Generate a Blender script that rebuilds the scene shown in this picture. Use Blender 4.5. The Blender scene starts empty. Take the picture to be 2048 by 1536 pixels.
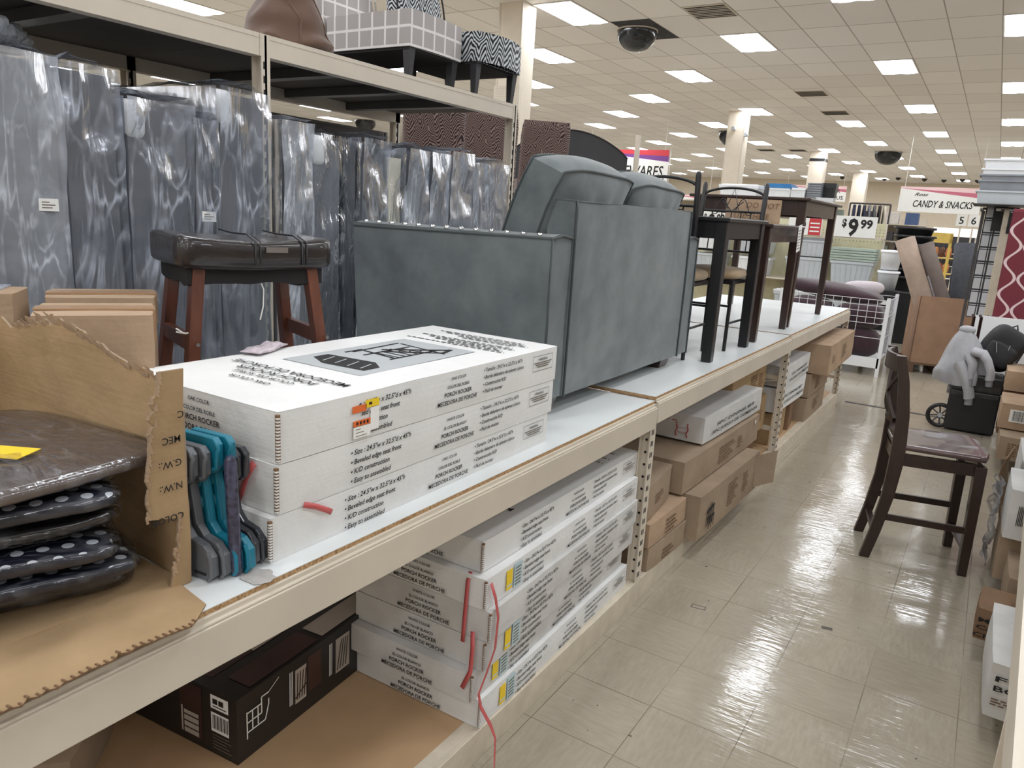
import bpy, math, random
from mathutils import Vector, Matrix, noise, Euler
S = bpy.context.scene
COL = S.collection
PI = math.pi
V = Vector
rnd = random.Random(7)

# ---------------------------------------------------------------- camera, world, exposure
FPX, CAMH = 1491.07, 1.6567
yaw, pitch, roll = -0.5576, -0.2273, 0.0606
_f = V((math.sin(yaw)*math.cos(pitch), math.cos(yaw)*math.cos(pitch), math.sin(pitch)))
_r = V((math.cos(yaw), -math.sin(yaw), 0)); _u = _r.cross(_f)
R2 = _r*math.cos(roll) + _u*math.sin(roll); U2 = -_r*math.sin(roll) + _u*math.cos(roll)
cam = bpy.data.objects.new('camera', bpy.data.cameras.new('camera')); COL.objects.link(cam)
cam.data.sensor_width = 36; cam.data.lens = FPX/2048*36; cam.data.clip_end = 200; cam.data.clip_start = .05
cam.matrix_world = Matrix(((R2.x, U2.x, -_f.x, 0), (R2.y, U2.y, -_f.y, 0), (R2.z, U2.z, -_f.z, CAMH), (0, 0, 0, 1)))
S.camera = cam
w = bpy.data.worlds.new('world'); S.world = w; w.use_nodes = True
w.node_tree.nodes['Background'].inputs[0].default_value = (.9, .93, 1, 1)
w.node_tree.nodes['Background'].inputs[1].default_value = .12
S.view_settings.view_transform = 'Standard'; S.view_settings.look = 'None'
S.view_settings.gamma = 1; S.view_settings.use_curve_mapping = False
S.view_settings.exposure = 0.38
LIGHT = 14.0        # strength of every ceiling panel
LIGHTCOL = (.94, .975, 1.03)
S.cycles.max_bounces = 8; S.cycles.transparent_max_bounces = 16
S.cycles.sample_clamp_indirect = 8

# ---------------------------------------------------------------- materials
def lin(c):
    if isinstance(c, (int, float)): c = (c, c, c)
    return tuple(((x/255)/12.92 if x/255 <= .04045 else (((x/255)+.055)/1.055)**2.4) for x in c) + (1,)
class N:                                     # tiny node-graph helper
    def __init__(s, name):
        s.m = bpy.data.materials.new(name); s.m.use_nodes = True
        s.t = s.m.node_tree; s.t.nodes.clear()
        s.out = s.t.nodes.new('ShaderNodeOutputMaterial')
    def n(s, kind, **k):
        o = s.t.nodes.new('ShaderNode'+kind)
        for a, v in k.items(): setattr(o, a, v)
        return o
    def l(s, a, b): s.t.links.new(a, b); return s
    def math(s, op, a, b=None, c=None):
        o = s.n('Math', operation=op)
        for i, x in enumerate((a, b, c)):
            if x is None: continue
            if isinstance(x, (int, float)): o.inputs[i].default_value = x
            else: s.l(x, o.inputs[i])
        return o.outputs[0]
    def mix(s, f, a, b, blend='MIX'):
        o = s.n('Mix', data_type='RGBA', blend_type=blend)
        for i, x in ((0, f), (6, a), (7, b)):
            if isinstance(x, (int, float)): o.inputs[i].default_value = x
            elif isinstance(x, tuple): o.inputs[i].default_value = x
            else: s.l(x, o.inputs[i])
        return o.outputs[2]
    def coord(s, kind='Object', scale=(1, 1, 1), rot=(0, 0, 0)):
        if kind == 'World': src = s.n('NewGeometry').outputs['Position']
        else: src = s.n('TexCoord').outputs[kind]
        m = s.n('Mapping'); m.inputs['Scale'].default_value = scale; m.inputs['Rotation'].default_value = rot
        s.l(src, m.inputs[0]); return m.outputs[0]
    def noise(s, vec, scale, detail=4, rough=.55, dist=0):
        o = s.n('TexNoise'); o.inputs['Scale'].default_value = scale; o.inputs['Detail'].default_value = detail
        o.inputs['Roughness'].default_value = rough; o.inputs['Distortion'].default_value = dist
        s.l(vec, o.inputs['Vector']); return o.outputs['Fac']
    def ramp(s, f, stops):
        o = s.n('ValToRGB'); e = o.color_ramp.elements
        while len(e) < len(stops): e.new(.5)
        for i, (p, c) in enumerate(stops):
            e[i].position = p; e[i].color = c if isinstance(c, tuple) else (c, c, c, 1)
        s.l(f, o.inputs[0]); return o.outputs[0]
    def bump(s, h, strength=.3, dist=.01):
        o = s.n('Bump'); o.inputs['Strength'].default_value = strength; o.inputs['Distance'].default_value = dist
        s.l(h, o.inputs['Height']); return o.outputs[0]
    def bsdf(s, col, rough=.6, metal=0, spec=.5, normal=None, sheen=0, coat=0):
        p = s.n('BsdfPrincipled')
        if isinstance(col, tuple): p.inputs['Base Color'].default_value = col
        else: s.l(col, p.inputs['Base Color'])
        if isinstance(rough, (int, float)): p.inputs['Roughness'].default_value = rough
        else: s.l(rough, p.inputs['Roughness'])
        p.inputs['Metallic'].default_value = metal; p.inputs['Specular IOR Level'].default_value = spec
        p.inputs['Sheen Weight'].default_value = sheen; p.inputs['Coat Weight'].default_value = coat
        if normal is not None: s.l(normal, p.inputs['Normal'])
        s.l(p.outputs[0], s.out.inputs[0]); s.p = p; return s.m
def M(name, c, rough=.6, metal=0, spec=.5, var=.12, vs=6, bs=0, bscale=40, sheen=0, coat=0, stretch=(1, 1, 1)):
    """plain surface: colour with a little mottling, optional fine bump"""
    g = N(name); c = lin(c); co = g.coord('Object', stretch)
    f = g.noise(co, vs)
    lo = tuple(x*(1-var) for x in c[:3])+(1,); hi = tuple(min(1, x*(1+var)) for x in c[:3])+(1,)
    col = g.ramp(f, [(.3, lo), (.7, hi)])
    nrm = g.bump(g.noise(co, bscale, 3), bs) if bs else None
    return g.bsdf(col, rough, metal, spec, nrm, sheen, coat)
def emis(name, c, e):
    g = N(name); o = g.n('Emission'); o.inputs[0].default_value = c; o.inputs[1].default_value = e
    g.l(o.outputs[0], g.out.inputs[0]); return g.m

TX0, TY0, CZ = -2.785, 11.46, 4.344             # ceiling tile grid origin and height
TDX, TDY = .59, 1.171
def mat_ceiling():
    g = N('ceiling_tile'); p = g.coord('World'); x = g.n('SeparateXYZ'); g.l(p, x.inputs[0])
    def line(c, o, d, wd):
        a = g.math('DIVIDE', g.math('SUBTRACT', c, o), d)
        return g.math('GREATER_THAN', g.math('ABSOLUTE', g.math('SUBTRACT', g.math('FRACT', a), .5)), .5-wd/d), g.math('FLOOR', a)
    lx, ix = line(x.outputs[0], TX0, TDX, .008); ly, iy = line(x.outputs[1], TY0, TDY, .010)
    ln = g.math('MAXIMUM', lx, ly)
    cb = g.n('CombineXYZ'); g.l(ix, cb.inputs[0]); g.l(iy, cb.inputs[1])
    wn = g.n('TexWhiteNoise'); g.l(cb.outputs[0], wn.inputs[0])
    c0 = g.ramp(wn.outputs['Value'], [(0, lin((232, 228, 224))), (1, lin((243, 239, 235)))])
    spk = g.noise(p, 90, 2); c1 = g.mix(g.math('MULTIPLY', g.math('GREATER_THAN', spk, .62), .12), c0, lin(120))
    return g.bsdf(g.mix(g.math('MULTIPLY', ln, .62), c1, lin((120, 112, 104))), .85, spec=.2)
FX0, FY0, FT = -1.0523, 1.9375, .3048
def mat_floor():
    g = N('vinyl_floor_tile'); p = g.coord('World'); x = g.n('SeparateXYZ'); g.l(p, x.inputs[0])
    def cell(c, o):
        a = g.math('DIVIDE', g.math('SUBTRACT', c, o), FT)
        return g.math('GREATER_THAN', g.math('ABSOLUTE', g.math('SUBTRACT', g.math('FRACT', a), .5)), .4945), g.math('FLOOR', a)
    lx, ix = cell(x.outputs[0], FX0); ly, iy = cell(x.outputs[1], FY0)
    ln = g.math('MAXIMUM', lx, ly)
    par = g.math('MODULO', g.math('ABSOLUTE', g.math('ADD', ix, iy)), 2)
    cb = g.n('CombineXYZ'); g.l(ix, cb.inputs[0]); g.l(iy, cb.inputs[1])
    wn = g.n('TexWhiteNoise'); g.l(cb.outputs[0], wn.inputs[0])
    base = g.ramp(wn.outputs['Value'], [(0, lin((172, 163, 145))), (1, lin((177, 168, 150)))])
    sA = g.noise(g.coord('World', (14, 75, 1), (0, 0, .25)), 1, 3, .6, .3); sB = g.noise(g.coord('World', (75, 14, 1), (0, 0, .25)), 1, 3, .6, .3)
    st = g.mix(par, sA, sB)
    base = g.mix(g.math('MULTIPLY', g.math('SUBTRACT', st, .32), 1.1), base, lin((142, 133, 119)))
    wornf = g.ramp(g.noise(p, 1.3, 5, .65), [(.4, 0.), (.75, .45)])
    base = g.mix(wornf, base, lin((148, 137, 121)))
    spot = g.math('GREATER_THAN', g.noise(p, 26, 2, .5), .735)
    spot2 = g.math('MULTIPLY', spot, g.math('GREATER_THAN', g.noise(p, 1.9, 2), .47))
    base = g.mix(g.math('MULTIPLY', spot2, .75), base, lin((62, 54, 46)))
    lnf = g.math('MULTIPLY', ln, g.ramp(g.noise(p, 1.7, 3), [(.38, .10), (.62, .85)]))
    col = g.mix(lnf, base, lin((92, 80, 68)))
    wav = g.noise(g.coord('World', (7, 30, 1)), 1, 3, .6)
    big = g.noise(p, 2.2, 2)
    h = g.math('ADD', g.math('MULTIPLY', wav, .35), g.math('ADD', big, g.math('MULTIPLY', ln, -.15)))
    rough = g.ramp(g.noise(p, 5, 4), [(.3, .07), (.7, .17)])
    return g.bsdf(col, rough, spec=.5, normal=g.bump(h, .22, .02))
def mat_board():                                # white melamine deck
    return M('white_melamine', (226, 230, 230), .35, var=.05, vs=3)
def mat_particle():
    g = N('particleboard_edge'); p = g.coord('World')
    c = g.ramp(g.noise(p, 160, 3, .8), [(.3, lin((112, 84, 56))), (.5, lin((176, 142, 104))), (.75, lin((214, 188, 150)))])
    return g.bsdf(c, .9, spec=.2)
def mat_cardboard(name, c, dirt=.18):
    g = N(name); p = g.coord('Object'); c = lin(c)
    f = g.noise(p, 5, 5, .6); lo = tuple(x*(1-dirt) for x in c[:3])+(1,)
    col = g.ramp(f, [(.35, lo), (.65, c)])
    fl = g.noise(g.coord('Object', (3, 3, 120)), 1, 2); crumple = g.noise(p, 9, 4, .6)
    h = g.math('ADD', g.math('MULTIPLY', fl, .15), crumple)
    return g.bsdf(col, .8, spec=.25, normal=g.bump(h, .35, .012))
def mat_zebra(name, dark, light, freq=62, sheen=.2):
    g = N(name); x = g.n('SeparateXYZ'); g.l(g.coord('Object'), x.inputs[0])
    hsum = g.math('ADD', x.outputs[0], x.outputs[1])
    vee = g.math('MULTIPLY', g.math('PINGPONG', hsum, .055), 1.25)
    nz = g.math('MULTIPLY', g.noise(g.coord('Object', (1, 1, .5)), 13, 2, .5, .5), .11)
    a = g.math('MULTIPLY', g.math('ADD', g.math('ADD', x.outputs[2], vee), nz), freq*2*PI/2)
    f = g.math('MULTIPLY', g.math('ADD', g.math('SINE', a), 1), .5)
    return g.bsdf(g.ramp(f, [(.42, lin(dark)), (.58, lin(light))]), .9, spec=.2, sheen=sheen)
def mat_plaid(name, base, line, step=.085, wd=.006):
    g = N(name); x = g.n('SeparateXYZ'); g.l(g.coord('Object'), x.inputs[0])
    def ln(v): return g.math('GREATER_THAN', g.math('ABSOLUTE', g.math('SUBTRACT', g.math('FRACT', g.math('DIVIDE', v, step)), .5)), .5-wd/step)
    f = g.math('MAXIMUM', ln(g.math('ADD', x.outputs[0], x.outputs[1])), ln(g.math('ADD', x.outputs[2], .02)))
    return g.bsdf(g.mix(f, lin(base), lin(line)), .9, spec=.2, sheen=.2)
def mat_dots():
    g = N('navy_polka_dot'); x = g.n('SeparateXYZ'); g.l(g.coord('Object'), x.inputs[0])
    st = .037
    ay = g.math('DIVIDE', x.outputs[1], st); row = g.math('FLOOR', ay)
    ax = g.math('ADD', g.math('DIVIDE', x.outputs[0], st), g.math('MULTIPLY', g.math('MODULO', g.math('ABSOLUTE', row), 2), .5))
    dx = g.math('SUBTRACT', g.math('FRACT', ax), .5); dy = g.math('SUBTRACT', g.math('FRACT', ay), .5)
    d = g.math('SQRT', g.math('ADD', g.math('MULTIPLY', dx, dx), g.math('MULTIPLY', dy, dy)))
    nx = g.n('SeparateXYZ'); g.l(g.n('NewGeometry').outputs['Normal'], nx.inputs[0]); top = g.math('GREATER_THAN', nx.outputs[2], .5)
    f = g.math('MULTIPLY', g.math('LESS_THAN', d, .26), top)
    return g.bsdf(g.mix(f, lin((22, 26, 44)), lin((222, 226, 232))), .55, coat=.4)
def mat_plastic(name, haze=.10, tint=(205, 212, 226), rough=.14, crease=.62, gloss=.02, sc=1.0):
    """thin clear film: mostly see-through, whitish creases, sharp broken glints"""
    g = N(name)
    n1 = g.noise(g.coord('Object', (3.0*sc, 6*sc, 2.2*sc), (.5, .3, .2)), 1, 3, .5, .9)
    r1 = g.math('SUBTRACT', 1, g.math('MULTIPLY', g.math('ABSOLUTE', g.math('SUBTRACT', n1, .5)), 26))
    n2 = g.noise(g.coord('Object', (3*sc, 10*sc, 1.5*sc), (-.4, .2, .6)), 1, 3, .5, .5)
    r2 = g.math('SUBTRACT', 1, g.math('MULTIPLY', g.math('ABSOLUTE', g.math('SUBTRACT', n2, .5)), 34))
    cr = g.math('MAXIMUM', g.math('MAXIMUM', r1, r2), 0)
    patch = g.ramp(g.noise(g.coord('Object'), 5*sc, 3), [(.48, 0.), (.62, 1.)])
    cr = g.math('MULTIPLY', cr, g.math('ADD', g.math('MULTIPLY', patch, .8), .2))
    nrm = g.bump(g.math('ADD', g.math('MULTIPLY', n1, 1.), g.math('MULTIPLY', n2, .8)), .55, .02)
    tr = g.n('BsdfTransparent'); tr.inputs[0].default_value = (.93, .94, .95, 1)
    df = g.n('BsdfDiffuse'); df.inputs[0].default_value = lin(tint); g.l(nrm, df.inputs['Normal'])
    gl = g.n('BsdfGlossy'); gl.inputs['Roughness'].default_value = rough; gl.inputs[0].default_value = (.95, .96, 1, 1); g.l(nrm, gl.inputs['Normal'])
    m1 = g.n('MixShader'); g.l(tr.outputs[0], m1.inputs[1]); g.l(df.outputs[0], m1.inputs[2])
    g.l(g.math('ADD', g.math('MULTIPLY', cr, crease), g.math('ADD', haze, g.math('MULTIPLY', patch, haze*.25))), m1.inputs[0])
    fr = g.n('Fresnel'); fr.inputs[0].default_value = 1.45; g.l(nrm, fr.inputs['Normal'])
    m2 = g.n('MixShader'); g.l(g.math('ADD', g.math('MULTIPLY', fr.outputs[0], .55), gloss), m2.inputs[0])
    g.l(m1.outputs[0], m2.inputs[1]); g.l(gl.outputs[0], m2.inputs[2]); g.l(m2.outputs[0], g.out.inputs[0])
    return g.m
def mat_velvet():
    g = N('slate_velvet'); p = g.coord('Object')
    f = g.math('ADD', g.math('MULTIPLY', g.noise(p, 3.2, 4, .6), .7), g.math('MULTIPLY', g.noise(p, 12, 3), .3))
    c = g.ramp(f, [(.36, lin((88, 95, 97))), (.64, lin((116, 123, 124)))])
    g.bsdf(c, .75, spec=.2, sheen=.35, normal=g.bump(g.noise(p, 260, 2), .08, .002)); g.p.inputs['Sheen Roughness'].default_value = .45
    return g.m
def mat_wood(name, a, b, rough=.35, sc=(1, 1, .08), coat=.2):
    g = N(name); f = g.noise(g.coord('Object', (30*sc[0], 30*sc[1], 30*sc[2])), 1, 4, .6, .4)
    return g.bsdf(g.ramp(f, [(.3, lin(a)), (.7, lin(b))]), rough, coat=coat)
# ---------------------------------------------------------------- mesh building
_txt = {}
def text_mesh(s, bold, shear, space=1.0):
    k = (s, bold, shear, space)
    if k not in _txt:
        c = bpy.data.curves.new('t', 'FONT'); c.body = s; c.size = 1; c.align_x = 'LEFT'; c.offset = bold; c.shear = shear
        c.space_character = space; c.resolution_u = 2
        o = bpy.data.objects.new('t', c); COL.objects.link(o)
        bpy.context.view_layer.update()
        me = bpy.data.meshes.new_from_object(o.evaluated_get(bpy.context.evaluated_depsgraph_get()))
        _txt[k] = ([v.co.copy() for v in me.vertices], [tuple(p.vertices) for p in me.polygons])
        bpy.data.objects.remove(o); bpy.data.curves.remove(c); bpy.data.meshes.remove(me)
    return _txt[k]
class G:
    def __init__(s): s.v = []; s.f = []; s.m = []; s.sm = []
    def add(s, vs, fs, m=0, sm=False):
        b = len(s.v); s.v += [tuple(v) for v in vs]
        for f in fs: s.f.append(tuple(i+b for i in f)); s.m.append(m); s.sm.append(sm)
        return s
    def box(s, a, b, m=0, M=None):
        x0, y0, z0 = a; x1, y1, z1 = b
        vs = [V(p) for p in ((x0,y0,z0),(x1,y0,z0),(x1,y1,z0),(x0,y1,z0),(x0,y0,z1),(x1,y0,z1),(x1,y1,z1),(x0,y1,z1))]
        if M is not None: vs = [M @ v for v in vs]
        return s.add(vs, [(0,3,2,1),(4,5,6,7),(0,1,5,4),(1,2,6,5),(2,3,7,6),(3,0,4,7)], m)
    def bar(s, p0, p1, w, h, m=0, up=(0, 0, 1), w1=None, h1=None):
        p0, p1 = V(p0), V(p1); d = (p1-p0).normalized(); up = V(up)
        if abs(d.dot(up)) > .98: up = V((0, 1, 0))
        a = d.cross(up).normalized(); b = a.cross(d)
        w1 = w if w1 is None else w1; h1 = h if h1 is None else h1
        vs = [p0+a*(sx*w/2)+b*(sy*h/2) for sx, sy in ((-1,-1),(1,-1),(1,1),(-1,1))] + [p1+a*(sx*w1/2)+b*(sy*h1/2) for sx, sy in ((-1,-1),(1,-1),(1,1),(-1,1))]
        return s.add(vs, [(0,3,2,1),(4,5,6,7),(0,1,5,4),(1,2,6,5),(2,3,7,6),(3,0,4,7)], m)
    def tube(s, pts, r, n=8, m=0, cap=True, rs=None, sc=(1, 1)):
        pts = [V(p) for p in pts]; rings = []; prev = None
        for i, p in enumerate(pts):
            d = (pts[min(i+1, len(pts)-1)]-pts[max(i-1, 0)]).normalized()
            if prev is None:
                t = V((0, 0, 1)) if abs(d.z) < .9 else V((1, 0, 0)); a = d.cross(t).normalized()
            else: a = (prev-d*prev.dot(d)).normalized()
            prev = a; b = d.cross(a); rr = rs[i] if rs else r
            rings.append([p+a*(math.cos(2*PI*k/n)*rr*sc[0])+b*(math.sin(2*PI*k/n)*rr*sc[1]) for k in range(n)])
        vs = [v for q in rings for v in q]; fs = []
        for i in range(len(pts)-1):
            for k in range(n): fs.append((i*n+k, i*n+(k+1) % n, (i+1)*n+(k+1) % n, (i+1)*n+k))
        s.add(vs, fs, m, True)
        if cap:
            s.add(rings[0], [tuple(range(n))[::-1]], m); s.add(rings[-1], [tuple(range(n))], m)
        return s
    def cyl(s, p0, p1, r0, r1=None, n=16, m=0): return s.tube([p0, p1], r0, n, m, rs=[r0, r0 if r1 is None else r1])
    def lathe(s, prof, c=(0, 0, 0), n=20, m=0, sx=1, sy=1):
        vs = []; fs = []
        for r, z in prof:
            for k in range(n): vs.append((c[0]+r*sx*math.cos(2*PI*k/n), c[1]+r*sy*math.sin(2*PI*k/n), c[2]+z))
        for i in range(len(prof)-1):
            for k in range(n): fs.append((i*n+k, i*n+(k+1) % n, (i+1)*n+(k+1) % n, (i+1)*n+k))
        return s.add(vs, fs, m, True)
    def prism(s, pts, d, m=0, caps=True):                # pts: 3D outline, d: extrusion vector
        pts = [V(p) for p in pts]; d = V(d); n = len(pts)
        vs = pts+[p+d for p in pts]
        fs = [(i, (i+1) % n, (i+1) % n+n, i+n) for i in range(n)]
        if caps: fs += [tuple(range(n))[::-1], tuple(range(n, 2*n))]
        return s.add(vs, fs, m)
    def grid(s, rows, m=0, sm=True, close=False):
        nr, nc = len(rows), len(rows[0]); fs = []
        for i in range(nr-1):
            for j in range(nc if close else nc-1): fs.append((i*nc+j, i*nc+(j+1) % nc, (i+1)*nc+(j+1) % nc, (i+1)*nc+j))
        return s.add([p for r in rows for p in r], fs, m, sm)
    def puff(s, a, b, k=4, nx=14, ny=14, m=0, f=None, M=None, e=.5):
        """rounded box / cushion between corners a and b; k = squareness; f(p) extra displacement"""
        c = [(a[i]+b[i])/2 for i in range(3)]; h = [(b[i]-a[i])/2 for i in range(3)]
        rows = []
        for i in range(ny+1):
            ph = -PI/2+PI*i/ny; r = []
            for j in range(nx*2):
                th = 2*PI*j/(nx*2)
                def pw(x, q): return math.copysign(abs(x)**q, x)
                q = 2/k
                p = V((pw(math.cos(ph), q*e*2)*pw(math.cos(th), q), pw(math.cos(ph), q*e*2)*pw(math.sin(th), q), pw(math.sin(ph), q*e*2)))
                p = V((c[0]+h[0]*p.x, c[1]+h[1]*p.y, c[2]+h[2]*p.z))
                if f: p = f(p)
                if M is not None: p = M @ p
                r.append(p)
            rows.append(r)
        return s.grid(rows, m, True, True)
    def shell(s, a, b, n=(6, 6, 20), m=0, f=None, faces='xXyYzZ', M=None):
        """subdivided box, each point moved by f(p, normal)"""
        a, b = V(a), V(b)
        for ch in faces:
            ax = 'xyz'.index(ch.lower()); u, v = (ax+1) % 3, (ax+2) % 3
            nn = V((0, 0, 0)); nn[ax] = 1 if ch.isupper() else -1
            rows = []
            for i in range(n[u]+1):
                r = []
                for j in range(n[v]+1):
                    p = V((0, 0, 0)); p[ax] = b[ax] if ch.isupper() else a[ax]
                    p[u] = a[u]+(b[u]-a[u])*i/n[u]; p[v] = a[v]+(b[v]-a[v])*j/n[v]
                    if f: p = f(p, nn)
                    r.append(M @ p if M is not None else p)
                rows.append(r)
            if ch.islower(): rows = rows[::-1]
            s.grid(rows, m, True)
        return s
    def quad(s, pts, m=0): return s.add(pts, [tuple(range(len(pts)))], m)
    def text(s, t, size, o, u, v, m=0, bold=0, shear=0, align='L', width=None, lift=.0008, space=1.0):
        vs, fs = text_mesh(t, bold, shear, space); u, v, o = V(u).normalized(), V(v).normalized(), V(o); nn = u.cross(v)
        if not vs: return s
        x0 = min(p.x for p in vs); x1 = max(p.x for p in vs); sx = size
        if width: sx = width/(x1-x0)
        off = {'L': 0, 'C': -(x0+x1)/2*sx, 'R': -x1*sx}[align]
        return s.add([o+u*(p.x*sx+off)+v*(p.y*size)+nn*lift for p in vs], fs, m)
    def xf(s, M):
        s.v = [tuple(M @ V(p)) for p in s.v]; return s
ALL = []
def obj(name, g, mats, parent=None, loc=(0, 0, 0), rot=(0, 0, 0), bev=0, sub=0, smooth=False):
    me = bpy.data.meshes.new(name); me.from_pydata(g.v, [], g.f)
    if not isinstance(mats, (list, tuple)): mats = [mats]
    for mm in mats: me.materials.append(mm)
    me.polygons.foreach_set('material_index', g.m); me.polygons.foreach_set('use_smooth', [bool(x) or smooth for x in g.sm])
    me.update()
    o = bpy.data.objects.new(name, me); COL.objects.link(o); o.location = loc; o.rotation_euler = rot
    if parent: o.parent = parent
    if bev:
        b = o.modifiers.new('bevel', 'BEVEL'); b.width = bev; b.segments = 2; b.limit_method = 'ANGLE'; b.angle_limit = 1.0
    if sub:
        b = o.modifiers.new('sub', 'SUBSURF'); b.levels = sub; b.render_levels = sub
    return o
def thing(name, label, cat, loc=(0, 0, 0), rot=(0, 0, 0), group=None):
    o = bpy.data.objects.new(name, None); COL.objects.link(o); o.empty_display_size = .1
    o.location = loc; o.rotation_euler = rot if not isinstance(rot, (int, float)) else (0, 0, rot)
    return tag(o, label, cat, group)
def tag(o, label, cat, group=None):
    o['label'] = label; o['category'] = cat
    if group: o['group'] = group
    return o
def struct(o): o['kind'] = 'structure'; return o
KIDS = {}
def dup(root, loc, rot=None, label=None, group=None, scale=None):
    kids = {}
    for o in COL.objects:
        if o.parent: kids.setdefault(o.parent.name, []).append(o)
    def cp(o, par):
        c = o.copy(); COL.objects.link(c)
        if par: c.parent = par
        for ch in kids.get(o.name, []): cp(ch, c)
        return c
    r = cp(root, None); r.location = loc
    if rot is not None: r.rotation_euler = (0, 0, rot) if isinstance(rot, (int, float)) else rot
    if scale: r.scale = scale
    if label: r['label'] = label
    if group: r['group'] = group
    return r
def wrinkle(p, sc, amp, seed=0, dirn=(1, 1, 1)):
    q = V((p.x*dirn[0], p.y*dirn[1], p.z*dirn[2]))*sc+V((seed*7.3, seed*3.1, seed*1.7))
    n = noise.noise(q)+.5*noise.noise(q*2.3)
    return (1-abs(n)*2.2)*amp

# ---------------------------------------------------------------- shared materials
MW = M('cream_painted_steel', (208, 198, 182), .45, var=.05, vs=4)
MWD = M('cream_steel_scuffed', (206, 195, 176), .5, var=.10, vs=12)
MHOLE = M('dark_slot', (30, 28, 27), .9)
MDARK = M('dark_deck_underside', (72, 68, 66), .85, var=.12)
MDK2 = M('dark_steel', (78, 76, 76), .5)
MBOARD = mat_board(); MPART = mat_particle()
MTAN = M('brown_hardboard_deck', (184, 152, 116), .55, var=.10, vs=3)
MCARD = mat_cardboard('brown_cardboard', (182, 156, 130)); MCARD2 = mat_cardboard('ochre_cardboard', (176, 148, 112))
MCARD3 = mat_cardboard('greyish_cardboard', (164, 144, 122)); MCARDD = mat_cardboard('dark_cardboard', (132, 104, 80))
MWBOX = mat_cardboard('white_cardboard', (228, 228, 226), .07)
MWBOX2 = mat_cardboard('soiled_white_cardboard', (212, 211, 208), .14)
INK = M('black_ink', (26, 25, 26), .7, var=0); INKG = M('grey_ink', (105, 95, 82), .8, var=0)
BRINK = M('brown_ink', (112, 84, 58), .8, var=0)
RED = M('red_ink', (170, 60, 50), .7, var=0)
YEL = M('yellow_sticker', (240, 205, 40), .5, var=0); ORG = M('orange_sticker', (226, 110, 50), .5, var=0)
WHT = M('white_paper', (238, 238, 234), .6, var=.02); BLUEP = M('pale_blue_paper', (178, 200, 205), .5, var=.05)
TAPE = M('tan_tape', (168, 134, 100), .3, var=.08)
GREYP = M('grey_print', (176, 180, 182), .7, var=.03)
BLACKP = M('black_plastic', (34, 34, 36), .4, var=.1)
BLACKM = M('black_metal', (30, 30, 32), .35, var=.1, spec=.5)
CHROME = M('bright_nail', (225, 225, 225), .15, 1.0, var=0)
VELVET = mat_velvet(); PIPING = M('slate_piping', (62, 70, 72), .8, sheen=.2)
ESPR = mat_wood('espresso_wood', (44, 30, 26), (62, 44, 38), .32, coat=.3)
CHERRY = mat_wood('cherry_stained_wood', (84, 46, 34), (118, 68, 48), .4)
LEATH = M('brown_leatherette', (34, 27, 27), .28, var=.2, bs=.15, bscale=30, coat=.35)
CLOTHB = M('black_dust_cloth', (40, 38, 38), .95)
PLASTIC = mat_plastic('clear_plastic_film'); PLAST2 = mat_plastic('cloudy_plastic_film', .33, (214, 220, 230), .18, .55, .02, 1.4)
PLAST3 = mat_plastic('shrink_wrap', .0, (230, 232, 238), .10, .08, .02, 2.5)
GREYF = M('charcoal_spring_fabric', (88, 91, 97), .9, var=.10, vs=9, bs=.15, bscale=120)
GREYF2 = M('grey_mattress_fabric', (120, 123, 130), .9, var=.08, vs=9, bs=.15, bscale=120)
CREAMF = M('cream_quilted_fabric', (216, 212, 198), .9, var=.05, bs=.3, bscale=14)
CORNER = M('white_corner_guard', (226, 228, 230), .5, var=.03)

# ---------------------------------------------------------------- room shell
XL, XR, YB, YF = -34., 11., -14., 45.5
g = G().box((XL, YB, -.1), (XR, YF, 0)); struct(obj('floor', g, mat_floor()))
g = G().box((XL, YB, CZ), (XR, YF, CZ+.1)); struct(obj('ceiling', g, mat_ceiling()))
MWALL = M('cream_wall_paint', (222, 210, 190), .8, var=.03)
struct(obj('wall_far', G().box((XL, YF, 0), (XR, YF+.1, CZ)), MWALL))
struct(obj('wall_near', G().box((XL, YB-.1, 0), (XR, YB, CZ)), MWALL))
struct(obj('wall_left', G().box((XL-.1, YB, 0), (XL, YF, CZ)), MWALL))
struct(obj('wall_right', G().box((XR, YB, 0), (XR+.1, YF, CZ)), MWALL))
struct(obj('trim_1', G().box((-1.02, 7.92, .0005), (3, 7.965, .0035)), M('dark_floor_strip', (58, 54, 52), .5)))

# ceiling lights: staggered rows of lay-in panels
PANEL = emis('lit_diffuser', LIGHTCOL+(1,), LIGHT); FRAME = M('white_light_frame', (235, 233, 228), .5, var=0)
def make_light(loc, label, group):
    t = thing('ceiling_light', label, 'ceiling light', loc, group=group)
    w_, l_ = TDX/2-.004, TDY/2-.004
    g = G()
    for a, b in (((-w_, -l_), (w_, -l_+.02)), ((-w_, l_-.02), (w_, l_)), ((-w_, -l_+.02), (-w_+.018, l_-.02)), ((w_-.018, -l_+.02), (w_, l_-.02))):
        g.box((a[0], a[1], -.012), (b[0], b[1], 0))
    obj('frame', g, FRAME, t)
    g = G(); nx = 12; rows = []
    for i in range(nx+1):
        x = -w_+.018+(2*w_-.036)*i/nx; z = -.008-.012*abs(math.sin(i/nx*PI*2))
        rows.append([(x, -l_+.02, z), (x, l_-.02, z)])
    g.grid(rows[::-1]); obj('diffuser', g, PANEL, t)
    return t
ordn = ['nearest', 'second nearest', 'third nearest', 'fourth nearest', 'fifth nearest', 'sixth nearest', 'seventh nearest', 'eighth nearest', 'ninth nearest', 'tenth nearest', 'eleventh nearest', 'twelfth nearest']
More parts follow.
